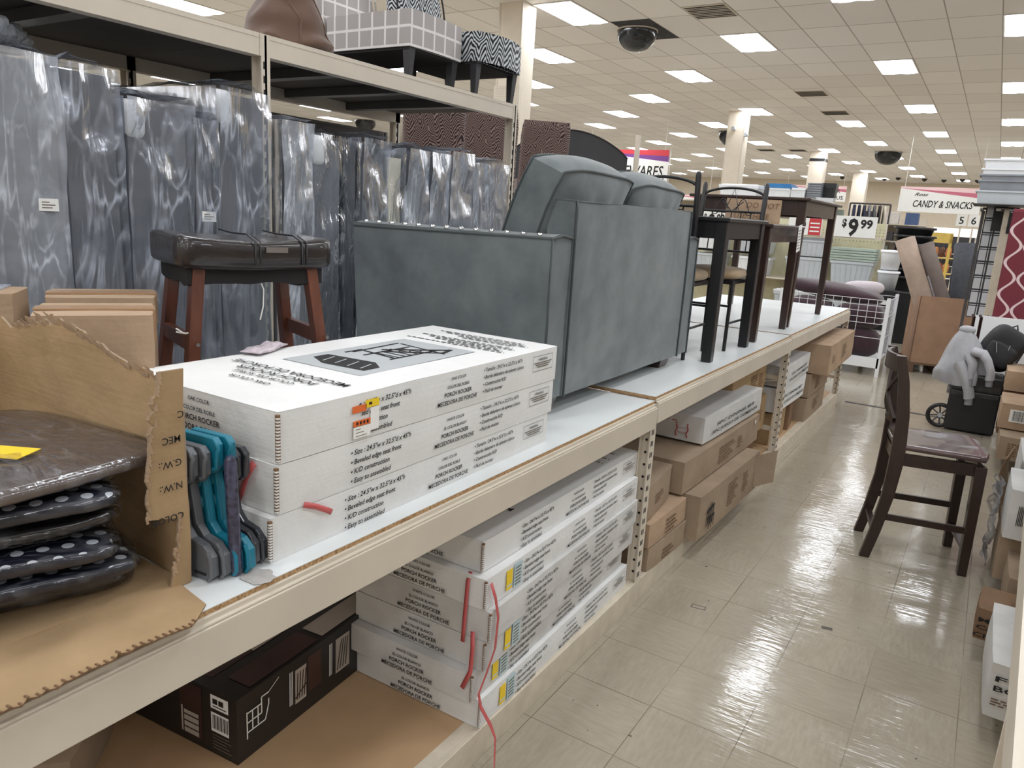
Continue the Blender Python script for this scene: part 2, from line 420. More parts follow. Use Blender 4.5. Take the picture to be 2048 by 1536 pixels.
lines = {4.5: 'in the line at the far right', 1.5: 'in the line over the aisle chair', -1.5: 'in the first line left of the aisle', -4.5: 'in the line before the near dome mirror',
         -7.5: 'in the line left of the square column', -10.5: 'in the third line left of the aisle', -13.5: 'in the line over the zebra chairs', -16.5: 'in the second leftmost clear line', -19.5: 'in the line beyond the zebra chairs', -22.5: 'in the line behind the tall rack', -25.5: 'in the line left of the tall rack', -28.5: 'in the far left line', -31.5: 'in the farthest left line',
         7.5: 'in the line right of the frame', 10.5: 'in the second line right of the frame', 13.5: 'in the third line right of the frame'}
proto = None
for ci, txt in lines.items():
    k = round((4.5-ci)/3); jo = .5 if k % 2 == 0 else 2.5
    js = [jo+4*q for q in range(-5, 8)]
    if ci == -1.5: js = [j for j in js if j != 4.5]
    x = TX0+ci*TDX; vis = 0
    for j in js:
        y = TY0+j*TDY
        if y > YF-1 or x < XL+1 or y < YB+1 or x > XR-1: continue
        seen = y > 6
        if seen: lb = 'lit ceiling light panel, %s %s' % (ordn[min(vis, 11)], txt); vis += 1
        else: lb = 'lit ceiling light panel behind the camera %s' % txt
        grp = 'lit ceiling panels' if seen else 'lit ceiling panels behind the camera'
        if proto is None: proto = make_light((x, y, CZ), lb, grp)
        else: dup(proto, (x, y, CZ), 0, lb, grp)
# ---------------------------------------------------------------- the low display racks (left of the aisle)
XF = -1.08; DZ = .925; RX = -2.38               # beam face, deck height, back of low racks
BAYS = [(.05, 2.905), (2.905, 5.36), (5.36, 7.80)]
BL = ['the folding stools and white cartons', 'the back of the grey loveseat', 'the tall dark table']
def slots(g, x, y, z0, z1, m=1, side=(1, 0), n=None, w=.006, h=.022, step=.05):
    z = z0
    while z < z1:
        g.box((x-.0008, y-w/2-side[1]*0, z), (x+.0012, y+w/2, z+h), m); z += step
def low_rack(k):
    y0, y1 = BAYS[k]; dz = (.918, .935, .940)[k]
    t = thing('display_rack', ['cream steel low rack with white deck holding the porch rocker cartons and folding stools',
        'cream steel low rack with white deck under the slate loveseat and black table',
        'far cream steel low rack with white deck under the tall espresso tables'][k], 'rack', (XF, y0, 0))
    L = y1-y0
    g = G()
    g.box((-.05, .004, dz-.115), (0, L-.004, dz-.028)); g.box((-.05, .004, dz-.028), (-.012, L-.004, dz-.012)); g.box((-.05, .004, dz-.028), (-.004, L-.004, dz-.022))
    obj('front_beam', g, [MW, MHOLE], t, bev=.002)
    g = G().box((-1.30, .004, dz-.115), (-1.25, L-.004, dz-.02)); obj('rear_beam', g, MW, t)
    for i in range(1, 4):
        g = G().box((-1.25, L*i/4-.02, dz-.06), (-.05, L*i/4+.02, dz-.02)); obj('deck_support', g, MDK2, t)
    g = G(); x0, x1 = -1.30, -.018
    z0, z1 = dz-.016, dz
    g.box((x0, .002, z0), (x1, L-.002, z1-.0015), 1); g.box((x0, .002, z1-.0015), (x1, L-.002, z1), 0)
    obj('deck_board', g, [MBOARD, MPART], t)
    g = G().box((-1.30, .004, .086), (-.022, L-.004, .104)); obj('base_deck', g, [MTAN], t)
    g = G().box((-.02, .001, 0), (0, L-.001, .105)).box((-.06, .004, .098), (-.0201, L-.004, .1049)); obj('kick_strip', g, MWD, t, bev=.002)
    ups = [(L-.036, 0)]
    if k == 0: ups = [(.036, 0), (L-.036, 0)]
    for yy, _ in ups:
        for xx in (-.045, -1.30):
            g = G(); X = xx
            zt = dz-.115
            g.box((X, yy-.004, .106), (X+.045, yy+.004, zt)); g.box((X, yy-.03, .106), (X+.005, yy+.035, zt)); g.box((X+.04, yy-.022, .106), (X+.0445, yy+.034, zt))
            for z in range(14): 
                g.box((X+.0448, yy-.010, .13+z*.05), (X+.0462, yy-.004, .152+z*.05), 1)
                g.box((X+.0448, yy+.004, .13+z*.05), (X+.0462, yy+.010, .152+z*.05), 1)
                c = (X+.022, yy-.0042, .15+z*.055); g.cyl((c[0], yy-.0052, c[2]), (c[0], yy-.0040, c[2]), .006, n=8, m=1)
            obj('upright', g, [MW, MHOLE], t)
        g = G()
        for z in (.25, .62): g.box((-1.26, yy-.012, z), (-.05, yy+.004, z+.03))
        g.bar((-1.25, yy-.004, .28), (-.05, yy-.004, .62), .02, .008)
        obj('side_brace', g, MWD, t)
    return t
for k in range(3): low_rack(k)

# ---------------------------------------------------------------- tall rack behind, with mattresses on end
TXF = -2.45
def tall_rack(name, label, xf, y0, y1, z, depth, left=True, right=True, low=None, dark=False, m=MW):
    t = thing(name, label, 'rack', (xf, y0, 0)); L = y1-y0
    g = G().box((-.05, 0, z-.075), (0, L, z)).box((-.06, .001, z-.012), (.0015, L-.001, z+.004)); obj('front_beam', g, m, t)
    g = G().box((-depth, 0, z-.085), (-depth+.05, L, z)); obj('rear_beam', g, m, t)
    for i in range(1, 4):
        g = G().box((-depth+.05, L*i/4-.03, z-.07), (-.05, L*i/4+.03, z-.03)); obj('deck_support', g, MDK2, t)
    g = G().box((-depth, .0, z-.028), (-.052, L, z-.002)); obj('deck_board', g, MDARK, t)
    if low is not None:
        for zz in low:
            g = G().box((-.05, .03, zz-.08), (0, L-.03, zz)).box((-depth, .03, zz-.08), (-depth+.05, L-.03, zz)); obj('lower_beam', g, m, t)
            g = G().box((-depth, .03, zz-.02), (-.004, L-.03, zz+.002)); obj('lower_deck', g, MTAN, t)
    for yy, on in ((.026, left), (L-.026, right)):
        if not on: continue
        for xx in (-.048, -depth):
            g = G(); w_ = .026
            g.box((xx, yy-w_, 0), (xx+.006, yy+w_, z)); g.box((xx, yy-.005, 0), (xx+.05, yy+.005, z)); g.box((xx+.044, yy-.02, 0), (xx+.05, yy+.02, z))
            for q in range(40):
                zz = z-.12-q*.05
                if zz > .2:
                    g.box((xx+.0498, yy-.012, zz), (xx+.0512, yy-.005, zz+.026), 1)
            g2 = obj('upright', g, [m, MHOLE], t)
        g = G().box((-depth+.05, yy-.015, z-.35), (-.05, yy+.003, z-.31)).box((-depth+.05, yy-.015, 1.05), (-.05, yy+.003, 1.09)); obj('side_brace', g, m, t)
    return t
tall_rack('storage_rack', 'tall cream storage rack directly above the row of plastic wrapped mattresses', TXF, 2.00, 3.81, 2.245, .93, True, True, [.93])
tall_rack('storage_rack', 'tall cream storage rack bay at the upper left corner above the leftmost mattresses', TXF, -.45, 1.998, 2.245, .93, True, False, [.93])
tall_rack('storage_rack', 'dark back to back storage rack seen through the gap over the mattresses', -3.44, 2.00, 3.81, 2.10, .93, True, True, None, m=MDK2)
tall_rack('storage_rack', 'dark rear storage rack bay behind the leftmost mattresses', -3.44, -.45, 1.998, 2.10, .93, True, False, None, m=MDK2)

# mattresses / box springs standing on end, each bagged in clear film
def mattress(i, y0, y1, ztop, fab, label, lean=0., film=None, corner=False, x1=-2.40, tagon=False, step=0., seed=None, cloudy=.0, topdrop=.0):
    seed = i if seed is None else seed
    w_ = y1-y0; zb = .934; H = ztop-zb; D = .86
    t = thing('wrapped_mattress', label, 'mattress', (x1, (y0+y1)/2, zb), group='mattresses and box springs bagged in clear film')
    sh = lean/H
    g = G()
    def f(p, n):
        q = p.copy(); q.y += (q.z)*sh
        q.z -= topdrop*max(0, -q.x/D)*(q.z/H)
        return q
    g.shell((-D, -w_/2+.012, 0), (-.02, w_/2-.012, H-.02), (8, 4, 16), f=lambda p, n: f(p+V((.004*noise.noise(p*9+V((seed, 0, 0))), 0, 0)), n))
    body = obj('mattress_core', g, fab, t, bev=0)
    if corner:
        g = G()
        def fc(p):
            return f(p, None)
        g.puff((-.10, -w_/2+.004, H-.13), (-.008, -w_/2+.085, H-.004), 4, 8, 8, f=fc); obj('corner_guard', g, CORNER, t)
    # film bag
    g = G()
    def ff(p, n):
        q = f(p, n)
        hgt = p.z/H
        a = .006+.014*max(0, hgt-.5)*2
        d = wrinkle(q, 3.2, a, seed, (1, 2.2, .8))+wrinkle(q, 8, a*.4, seed+3, (1, 1.3, .8))
        # sagging folds coming down from the top seam
        d += .010*math.sin(26*(q.y*.8+q.z*.6)+seed*1.3)*max(0, hgt-.5)*(.5+.5*noise.noise(q*4))
        q += n*d
        if n.z > .5: q.z += .018*(1-abs(p.y)/(w_/2))*(.6+.8*noise.noise(V((q.x*6, q.y*14, seed))))
        if n.x > .5: q.x += .006*(1-(2*p.y/w_)**2)
        q.y = max(-w_/2+.0005, min(w_/2-.0005, q.y))
        return q
    g.shell((-D-.012, -w_/2-.001, .0), (.0, w_/2+.001, H), (9, 9, 46), f=ff, faces='XyYZ')
    obj('plastic_bag', g, film or PLASTIC, t)
    if tagon:
        g = G().box((.012, tagon[0]-.028, tagon[1]-.018), (.0135, tagon[0]+.028, tagon[1]+.018), 0)
        for q in range(3): g.box((.0136, tagon[0]-.02, tagon[1]-.010+q*.008), (.0138, tagon[0]+(.01, .018, .002)[q], tagon[1]-.007+q*.008), 1)
        obj('price_label', g, [WHT, INKG], t)
    return t
MT = [
 (1.00, 1.235, 2.035, GREYF, 'leftmost mattress bagged in film with a small white price label', dict(tagon=(.055, .66), film=PLAST2)),
 (1.236, 1.425, 2.03, GREYF, 'second mattress from the left, its film bag puffed up at the top', dict(lean=-.01, film=PLASTIC)),
 (1.428, 1.665, 1.96, GREYF, 'broad box spring with a white corner guard left of the tall dark one', dict(corner=True, topdrop=-.05)),
 (1.667, 1.765, 1.925, GREYF, 'narrow grey box spring with a small white price sticker in the middle of its end', dict(tagon=(.0, .64))),
 (1.768, 1.995, 2.045, GREYF, 'tallest dark mattress, beside the cream rack upright', dict(corner=True, topdrop=-.02)),
 (2.055, 2.215, 1.97, GREYF, 'mattress with a bunched cloudy bag top just right of the cream upright', dict(film=PLAST2)),
 (2.217, 2.395, 1.94, GREYF2, 'mattress with a white corner guard and a twisted knot of film at mid height', dict(corner=True, film=PLAST3, topdrop=-.03)),
 (2.397, 2.49, 1.925, GREYF, 'thin bare looking grey box spring right of the knotted film bag', dict(film=PLAST3)),
 (2.492, 2.67, 1.95, GREYF, 'mattress with film swagged across its top beside the cream one', dict(film=PLASTIC)),
 (2.672, 2.79, 1.905, CREAMF, 'cream quilted mattress in clear film, the only cream one', dict(film=PLAST3)),
 (2.792, 2.965, 1.935, GREYF, 'grey mattress immediately right of the cream quilted mattress', dict(film=PLAST2)),
 (2.967, 3.13, 1.935, GREYF, 'fourth mattress from the right end of the row', dict(film=PLAST2)),
 (3.132, 3.33, 1.955, GREYF2, 'pale film covered mattress, third from the right end of the row', dict(film=PLAST2)),
 (3.332, 3.465, 1.915, GREYF2, 'narrow mattress second from the right end of the row', dict(film=PLAST2)),
 (3.467, 3.66, 1.925, GREYF2, 'last mattress at the right end of the row by the slotted upright', dict(film=PLAST2))]
for i, (a, b, z, fab, lb, kw) in enumerate(MT): mattress(i, a, b, z-.02, fab, lb, **kw)
mattress(20, .80, .985, 1.86, GREYF2, 'pale mattress edge cut off by the left edge of the photo', film=PLAST2, x1=-2.30)
# crumpled film lying on top of the leftmost mattresses
g = G()
for k in range(5):
    c = V((-2.55-.05*k, 1.10+.045*k, 2.085)); 
    g.puff((c.x-.05, c.y-.035, c.z-.02), (c.x+.05, c.y+.045, c.z+.035+.01*(k % 2)), 2.2, 10, 10, f=lambda p: p+V((wrinkle(p, 30, .01, k), wrinkle(p, 28, .01, k+2), wrinkle(p, 26, .008, k+4))))
tag(obj('crumpled_film', g, PLAST2), 'crumpled wad of clear film on top of the leftmost mattresses', 'film')

# ---------------------------------------------------------------- porch rocker cartons
def porch_box(label, color, loc, rotz=0, top=True, L=1.145, W=.52, H=.104, mt=None, sticker=None, ends=True, tape=None, group='porch rocker cartons', seed=0, full=True):
    """origin: near front bottom corner; +y along aisle, -x into the rack"""
    g = G()
    def f(p, n):
        b = .003*noise.noise(V((p.x*3, p.y*3, seed*5.1)))
        q = p.copy()
        ed = min(abs(p.z), abs(p.z-H))/H
        if n.x > .5: q.x += .004*math.sin(PI*p.y/L)*ed*2
        if n.z > .5: q.z += b*.8
        if n.y < -.5: q.y -= .005*math.sin(PI*abs(p.x)/W)*ed*2+.002*noise.noise(p*14)
        # softened dented corners
        for cx, cy in ((0, 0), (0, L), (-W, 0)):
            r = math.hypot(p.x-cx, p.y-cy)
            if r < .02: q += V((-.002 if cx == 0 else .002, .002 if cy == 0 else -.002, 0))
        return q
    g.shell((-W, 0, 0), (0, L, H), (12, 24, 4), f=f)
    U_, Vv = (0, 1, 0), (0, 0, 1); it = .22; B = .018
    c1, c2 = (('OAK COLOR', 'COLOR DEL ROBLE') if color == 'oak' else ('WHITE COLOR', 'EL COLOR BLANCO'))
    X = .0045
    if full:
        sz = .0148
        for r, s in enumerate(('\u2022 Size : 24.5"w x 32.5"d x 45"h', '\u2022 Beveled edge seat front', '\u2022 K/D construction', '\u2022 Easy to assembled')):
            if sticker and r < 4: s = ['    e : 24.5"w x 32.5"d x 45"h', '      led edge seat front', '      construction', '      y to assembled'][r] if sticker == 1 else s
            g.text(s, sz*1.15, (X, .205, H*.74-r*.0225), U_, Vv, 1, B, it, lift=.001)
        for r, (s, q) in enumerate(((c1, .75), (c2, .75), ('PORCH ROCKER', 1.08), ('MECEDORA DE PORCHE', 1.08))):
            g.text(s, sz*q, (X, .60, H*.80-r*.0215), U_, Vv, 1, B, .12, 'C', lift=.001)
        for r, s in enumerate(('\u2022 Tama\u00f1o : 24.5"w x 32.5"d x 45"h', '\u2022 Borde delantero de asiento c\u00f3nico', '\u2022 Construcci\u00f3n K/D', '\u2022 F\u00e1cil de montar')):
            g.text(s, sz*.98, (X, .715, H*.80-r*.0205), U_, Vv, 1, B, it, lift=.001)
        bx0, bx1, bz0, bz1 = .985, 1.105, H*.42, H*.86
        for a, b in (((bx0, bz0), (bx1, bz0+.0012)), ((bx0, bz1-.0012), (bx1, bz1)), ((bx0, bz0), (bx0+.0012, bz1)), ((bx1-.0012, bz0), (bx1, bz1))):
            g.quad([(X+.0008, a[0], a[1]), (X+.0008, b[0], a[1]), (X+.0008, b[0], b[1]), (X+.0008, a[0], b[1])], 1)
        g.text('WARNING', .011, (X, (bx0+bx1)/2, bz1-.016), U_, Vv, 1, B, .1, 'C')
        for q in range(3):
            z = bz1-.024-q*.0065
            g.quad([(X+.0008, bx0+.006+.01*q, z), (X+.0008, bx1-.006-.008*q, z), (X+.0008, bx1-.006-.008*q, z+.003), (X+.0008, bx0+.006+.01*q, z+.003)], 3)
        for r, (s, q) in enumerate(((c1, .85), (c2, .85), ('PORCH ROCKER', 1.25), ('MECEDORA DE PORCHE', 1.25))):
            g.text(s, sz*q, (-W*.47, -.0062, H*.80-r*.0225), (1, 0, 0), Vv, 1, B, 0, 'C', lift=.001)
    # open corner slit with corrugated edge
    g.box((-.004, -.0035, .006), (.0035, .004, H-.004), 2)
    for q in range(14): g.box((-.001, -.0048, .008+q*(H-.014)/14), (.0055, .002, .011+q*(H-.014)/14), 0)
    if top:
        T = H+.0012; u, v = (-1, 0, 0), (0, -1, 0)
        for r, (s, q) in enumerate(((c1, .026), (c2, .026), ('PORCH ROCKER', .040), ('MECEDORA DE PORCHE', .040))):
            g.text(s, q*.92, (-.265, .150+r*.040, T), u, v, 1, .012, .0, 'C', lift=.0012)
        g.quad([(-.118, .355, T), (-.118, .845, T), (-.40, .845, T), (-.40, .355, T)], 4)
        T2 = T+.0007
        def P2(x, y): return (-.118-x*.282, .355+y*.49, T2)
        g.quad([P2(.12, .10), P2(.12, .22), P2(.30, .30), P2(.88, .27), P2(.88, .16), P2(.62, .08)][::-1], 1)
        for q in range(4):
            g.bar(V(P2(.2+q*.16, .12))+V((0, 0, .001)), V(P2(.26+q*.16, .24))+V((0, 0, .001)), .004, .0006, 4)
        def st(a, b, w_=.006): g.bar(V(P2(*a))+V((0, 0, .0005)), V(P2(*b))+V((0, 0, .0005)), w_, .0008, 1)
        st((.30, .42), (.30, .86), .007); st((.62, .40), (.62, .80), .007); st((.30, .46), (.78, .50), .007); st((.80, .42), (.84, .84), .007)
        for q in range(5): st((.32, .50+q*.055), (.62, .50+q*.055), .004)
        st((.62, .56), (.16, .80), .010); st((.70, .60), (.22, .90), .010); st((.16, .80), (.22, .92), .012)
        for q in range(5): st((.60-q*.08, .60+q*.04), (.66-q*.08, .66+q*.04), .004)
        st((.12, .78), (.80, .84), .005); st((.84, .38), (.84, .52), .007)
        for q in range(9):
            y = .895+q*.020+(.018 if q > 4 else 0)
            if y < L-.03:
                x0 = -.06-(.02*(q % 3)); x1 = -.43+(.05*((q*7) % 4))
                x = x0
                while x > x1:
                    xl = rnd.uniform(.012, .03); g.quad([(x, y, T), (x-xl, y, T), (x-xl, y+.008, T), (x, y+.008, T)][::-1], 1); x -= xl+.006
                g.quad([(x0+.012, y, T), (x0+.007, y, T), (x0+.007, y+.006, T), (x0+.012, y+.006, T)][::-1], 1)
    if sticker == 1:
        for a, b, mm in (((.205, .068), (.248, .084), 6), ((.246, .074), (.29, .092), 5), ((.208, .035), (.262, .049), 6), ((.208, .008), (.262, .036), 7), ((.262, .018), (.29, .072), 7)):
            g.box((X, a[0], a[1]), (X+.0016, b[0], b[1]), mm)
        for q in range(3): g.box((X+.0016, .214, .012+q*.008), (X+.0019, .25-.01*q, .0135+q*.008), 3)
        for q in range(4): g.box((X+.0016, .216+q*.011, .039), (X+.0019, .222+q*.011, .046), 1)
        g.box((X+.0016, .256, .080), (X+.0019, .266, .086), 1)
    if sticker == 2:
        g.box((X, .108, .020), (X+.0015, .140, .085), 5); g.box((X+.0016, .110, .030), (X+.0019, .138, .036), 8); g.box((X, .152, .012), (X+.0015, .198, .092), 8)
        for q in range(6): g.box((X+.0015, .157, .020+q*.011), (X+.0019, .190, .024+q*.011), 3)
    t = obj('porch_rocker_carton', g, [mt or MWBOX, INK, MCARDD, INKG, GREYP, YEL, ORG, WHT, BLUEP], loc=loc, rot=(0, 0, rotz))
    return tag(t, label, 'carton', group)
z = .9185
porch_box('soiled porch rocker carton at the bottom of the three on the white deck', 'oak', (-1.150, .945, z), .004, top=False, seed=1, H=.098)
porch_box('porch rocker carton in the middle of the three on the deck, red tape on it', 'white', (-1.150, .963, z+.0995), .002, top=False, seed=2, H=.108)
porch_box('top porch rocker carton on the deck with a chair picture and orange price sticker', 'oak', (-1.150, .968, z+.209), .0, top=True, sticker=1, seed=3, H=.110)
# lower stack on the base deck, under the white deck
z = .106; hs = [.096, .096, .098, .100, .098, .100]
info = [('white', 'bottom porch rocker carton beneath the deck, torn low on its long side', (-1.085, 1.668), .020, 2),
        ('white', 'second lowest white porch rocker carton beneath the deck, with a bulging end flap', (-1.100, 1.640), .026, 2),
        ('white', 'third lowest white porch rocker carton beneath the deck, punctured on its end', (-1.082, 1.672), .018, 2),
        ('white', 'third highest white porch rocker carton beneath the deck, crumpled along its upper edge', (-1.070, 1.675), .022, None),
        ('white', 'second highest white porch rocker carton beneath the deck with a yellow and blue sticker', (-1.090, 1.672), .012, 2),
        ('white', 'topmost white porch rocker carton of the stack beneath the deck', (-1.125, 1.700), .0, None)]
for i, (c, lb, (x, y), r, stk) in enumerate(info):
    porch_box(lb, c, (x, y, z), r, top=(i == 5), L=1.15 if i else 1.14, W=.52, H=hs[i], mt=MWBOX2 if i in (1, 2, 3) else MWBOX, sticker=stk, seed=10+i)
    z += hs[i]+.0015
# red strapping on the stacks
REDT = M('red_strapping', (196, 92, 92), .35, var=.12)
def ribbon(name, pts, w_, label, m=None, up=(1, 0, 0), th=.0008):
    g = G(); P = [V(p) for p in pts]; up = V(up)
    rows = []
    for i, p in enumerate(P):
        d = (P[min(i+1, len(P)-1)]-P[max(i-1, 0)]).normalized(); a = d.cross(up).normalized()*(w_/2)
        rows.append([p-a, p+a])
    g.grid(rows, sm=True); o = obj(name, g, m or REDT)
    s = o.modifiers.new('th', 'SOLIDIFY'); s.thickness = th
    return tag(o, label, 'strap')
ribbon('red_strap', [(-1.205, .953, 1.124), (-1.225, .948, 1.09), (-1.245, .951, 1.05), (-1.262, .953, 1.022)], .016, 'red strap running down the end of the middle carton on the deck', up=(0, 1, 0))
ribbon('red_strap', [(-1.144, 1.03, 1.024), (-1.140, 1.06, 1.012), (-1.139, 1.09, .995), (-1.138, 1.105, .985)], .013, 'short red strap end hanging over the bottom carton on the deck')
ribbon('red_strap', [(-1.155, 1.684, .604), (-1.150, 1.664, .58), (-1.152, 1.662, .50), (-1.154, 1.660, .43), (-1.152, 1.655, .385)], .014, 'red strap hanging over the end of the cartons beneath the deck, left one', up=(0, 1, 0))
ribbon('red_strap', [(-1.115, 1.652, .435), (-1.110, 1.648, .38), (-1.108, 1.640, .31), (-1.125, 1.625, .255)], .015, 'second red strap end ragged over the bulging carton flap', up=(0, 1, 0))
ribbon('red_strap', [(-1.080, 1.685, .59), (-1.072, 1.700, .54), (-1.058, 1.700, .48), (-1.058, 1.692, .38), (-1.072, 1.675, .30), (-1.080, 1.650, .24), (-1.070, 1.650, .20), (-1.045, 1.675, .13), (-1.03, 1.68, .09), (-.99, 1.62, .02), (-1.0, 1.55, .004), (-1.04, 1.47, .004)], .012, 'long red strap tied at the carton corner and trailing onto the floor')

# ---------------------------------------------------------------- loveseat
def loveseat():
    t = thing('loveseat', 'slate grey velvet loveseat seen from behind with nailheads along its arm', 'sofa', (-1.29, 2.27, .936))
    # local: x back 0 -> front -.93, y 0..1.62 ; z from 0
    L = 1.50
    def arm(y0, y1, flip):
        g = G()
        def f(p, n):
            q = p.copy()
            h = (p.z-.055)/.60
            q.x += (-.035*h if p.x < -.5 else .0)
            if flip: q.y += .02*h
            else: q.y -= .0*h
            if n.z > .5: q.z += .012*math.cos((p.y-(y0+y1)/2)/(y1-y0)*PI)-.004
            q += n*.004*noise.noise(p*5)
            return q
        g.shell((-.90, y0, .055), (.0, y1, .642), (14, 4, 10), f=f)
        a = obj('arm', g, VELVET, t, bev=.012)
        g = G(); yo = y0 if not flip else y1
        g.tube([(-.93, yo, .628), (-.5, yo, .632), (.004, yo, .636), (.006, yo, .3), (.004, yo, .05)], .0045, 8); g.tube([(.004, yo, .636), (.006, (y0+y1)/2, .648), (.004, y1 if not flip else y0, .638)], .0045, 8)
        obj('piping', g, PIPING, a)
        return a
    arm(0.0, .145, False); arm(L-.145, L, True)
    # back
    g = G()
    def fb(p, n):
        q = p.copy(); h = (p.z-.055)/.735
        q.x += -.06*h*h if False else 0
        q += n*.006*noise.noise(p*2.2)
        if n.x > .5: q.x += .010*math.sin(PI*(p.y-.14)/(L-.28))*math.sin(PI*h)
        return q
    g.shell((-.105, .142, .055), (.006, L-.142, .772), (4, 16, 10), f=fb)
    bk = obj('backrest', g, VELVET, t, bev=.012)
    g = G().tube([(.010, .152, .05), (.012, .150, .4), (.010, .152, .74), (.006, .154, .768), (-.06, .156, .772)], .0045, 8)
    obj('piping', g, PIPING, bk)
    obj('piping', G().tube([(.010, L-.152, .05), (.012, L-.15, .4), (.010, L-.152, .77)], .0045, 8), PIPING, bk)
    g = G().shell((-.88, .13, .05), (-.10, L-.13, .30), (6, 8, 3)); obj('seat_base', g, VELVET, t)
    # pillow backs leaning over the frame
    def pillow(y0, y1, hz, seed):
        M0 = Matrix.Translation((-.205, (y0+y1)/2, .66)) @ Matrix.Rotation(.38, 4, 'Y')
        W_ = (y1-y0)/2-.004; z0, z1, T = -.27, .235+hz, .072
        def f(p, n):
            a = math.cos(p.y/W_*PI/2); c = math.cos((p.z-(z0+z1)/2)/((z1-z0)/2)*PI/2); d = math.cos(p.x/T*PI/2)
            q = p.copy()
            q.y *= 1-.035*abs(2*(p.z-z0)/(z1-z0)-1)**3
            if abs(n.x) > .5: q += n*(.052*max(0, a)**.5*max(0, c)**.6+.008*math.sin(q.y*34+seed+5*noise.noise(q*5))*max(0, c))
            if n.z > .5: q += n*(.030*max(0, a)**.5*max(0, d)**.7)
            if abs(n.y) > .5: q += n*(.006*max(0, c)*max(0, d))
            q.z += (.014*noise.noise(V((q.y*4, seed, 1)))-.018*abs(p.y/W_)**4)*(1 if p.z > 0 else 0)
            q.x += .010*noise.noise(V((q.y*3, q.z*4, seed)))
            return q
        g = G().shell((-T, -W_, z0), (T, W_, z1), (6, 26, 18), f=f, M=M0)
        a = obj('back_cushion', g, VELVET, t, bev=.006)
        for s_ in (T, -T):
            n = V((0, 0, 0)); per = [(-W_, z0+(z1-z0)*k/8) for k in range(8)]+[(-W_+2*W_*k/24, z1) for k in range(25)]+[(W_, z1-(z1-z0)*k/8) for k in range(1, 9)]
            g = G().tube([M0 @ (f(V((s_, y, z)), n)+V((0, 0, .003))) for y, z in per], .0055, 8)
            obj('piping', g, PIPING, a)
    pillow(.12, .752, .03, 1); pillow(.755, L-.11, .012, 5)
    for y0, y1 in ((.15, .747), (.751, L-.15)):
        g = G().puff((-.90, y0, .28), (-.25, y1, .46), 5, 20, 14); obj('seat_cushion', g, VELVET, t)
    g = G()
    for x, y in ((-.075, .10), (-.075, L-.23), (-.83, .10), (-.83, L-.23)):
        g = G().bar((x, y, .058), (x, y, 0), .12, .12, 0, (0, 1, 0), .085, .085); obj('leg', g, ESPR, t, bev=.003)
    for k in range(13):
        x = -.895+k*.069
        g = G().lathe([(0, .006), (.006, .006), (.009, .003), (.010, 0)], (0, 0, 0), 10)
        obj('nailhead', g, CHROME, t, loc=(x, .032, .6475), rot=(.25, 0, 0))
    return t
loveseat()

# ---------------------------------------------------------------- saddle counter stool
def counter_stool():
    t = thing('counter_stool', 'cherry wood counter stool with a worn dark brown leatherette saddle seat', 'stool', (-1.955, 1.515, .9355), 1.235)
    g = G()
    def f(p):
        q = p.copy(); a = p.x/.235
        q.z += .022*a*a*(1 if p.z > 0 else .2)-.008
        q.z += .004*noise.noise(p*14); q.y += .004*noise.noise(p*11+V((4, 0, 0)))
        return q
    g.puff((-.235, -.18, -.05), (.235, .18, .04), 7, 26, 16, f=f, e=.62)
    seat = obj('seat_cushion', g, LEATH, t, loc=(0, 0, .562))
    g = G()
    for x in (-.02, .12):
        g.tube([(x, -.181, -.035), (x, -.182, .03), (x-.004, -.12, .048), (x-.01, 0, .046), (x-.01, .12, .050)], .0028, 6); g.tube([(x+.014, -.181, -.035), (x+.014, -.182, .03), (x+.01, -.12, .048)], .0022, 6)
    obj('seam', g, BLACKP, seat)
    g = G().box((.01, -.184, .0), (.075, -.1825, .016)); obj('worn_sticker', g, M('faded_sticker', (112, 104, 98), .6), seat)
    g = G()
    def fr(p, n):
        q = p.copy()
        if p.z < .48: q.z += .022*noise.noise(V((p.x*14, p.y*14, 3)))
        return q
    g.shell((-.20, -.140, .468), (.20, .140, .520), (20, 8, 2), f=fr); obj('dust_cloth', g, CLOTHB, t)
    for sx in (-1, 1):
        for sy in (-1, 1):
            g = G().bar((sx*.165, sy*.12, .53), (sx*.222, sy*.16, 0), .034, .045, 0, (0, 1, 0)); obj('leg', g, CHERRY, t, bev=.003)
    for sx in (-1, 1):
        g = G().bar((sx*.195, -.13, .30), (sx*.195, .13, .30), .022, .045); lg = obj('stretcher', g, CHERRY, t, bev=.002)
        g = G().cyl((sx*.195+.01, -.168, .30), (sx*.195+.01, -.1715, .30), .006, n=10); obj('bolt', g, CHROME, t)
    for sy in (-1, 1):
        g = G().bar((-.195, sy*.145, .155), (.195, sy*.145, .155), .02, .045); obj('stretcher', g, CHERRY, t, bev=.002)
    g = G().tube([(.0, -.13, .50), (.018, -.135, .45), (.016, -.135, .40), (.004, -.14, .36)], .0022, 6); obj('loose_cord', g, WHT, t)
    g = G().tube([(-.235, -.14, .335), (-.21, -.145, .33), (-.17, -.13, .333)], .0028, 6).tube([(-.235, -.14, .345), (-.215, -.145, .33)], .0025, 6); obj('cable_tie', g, WHT, t)
    return t
counter_stool()

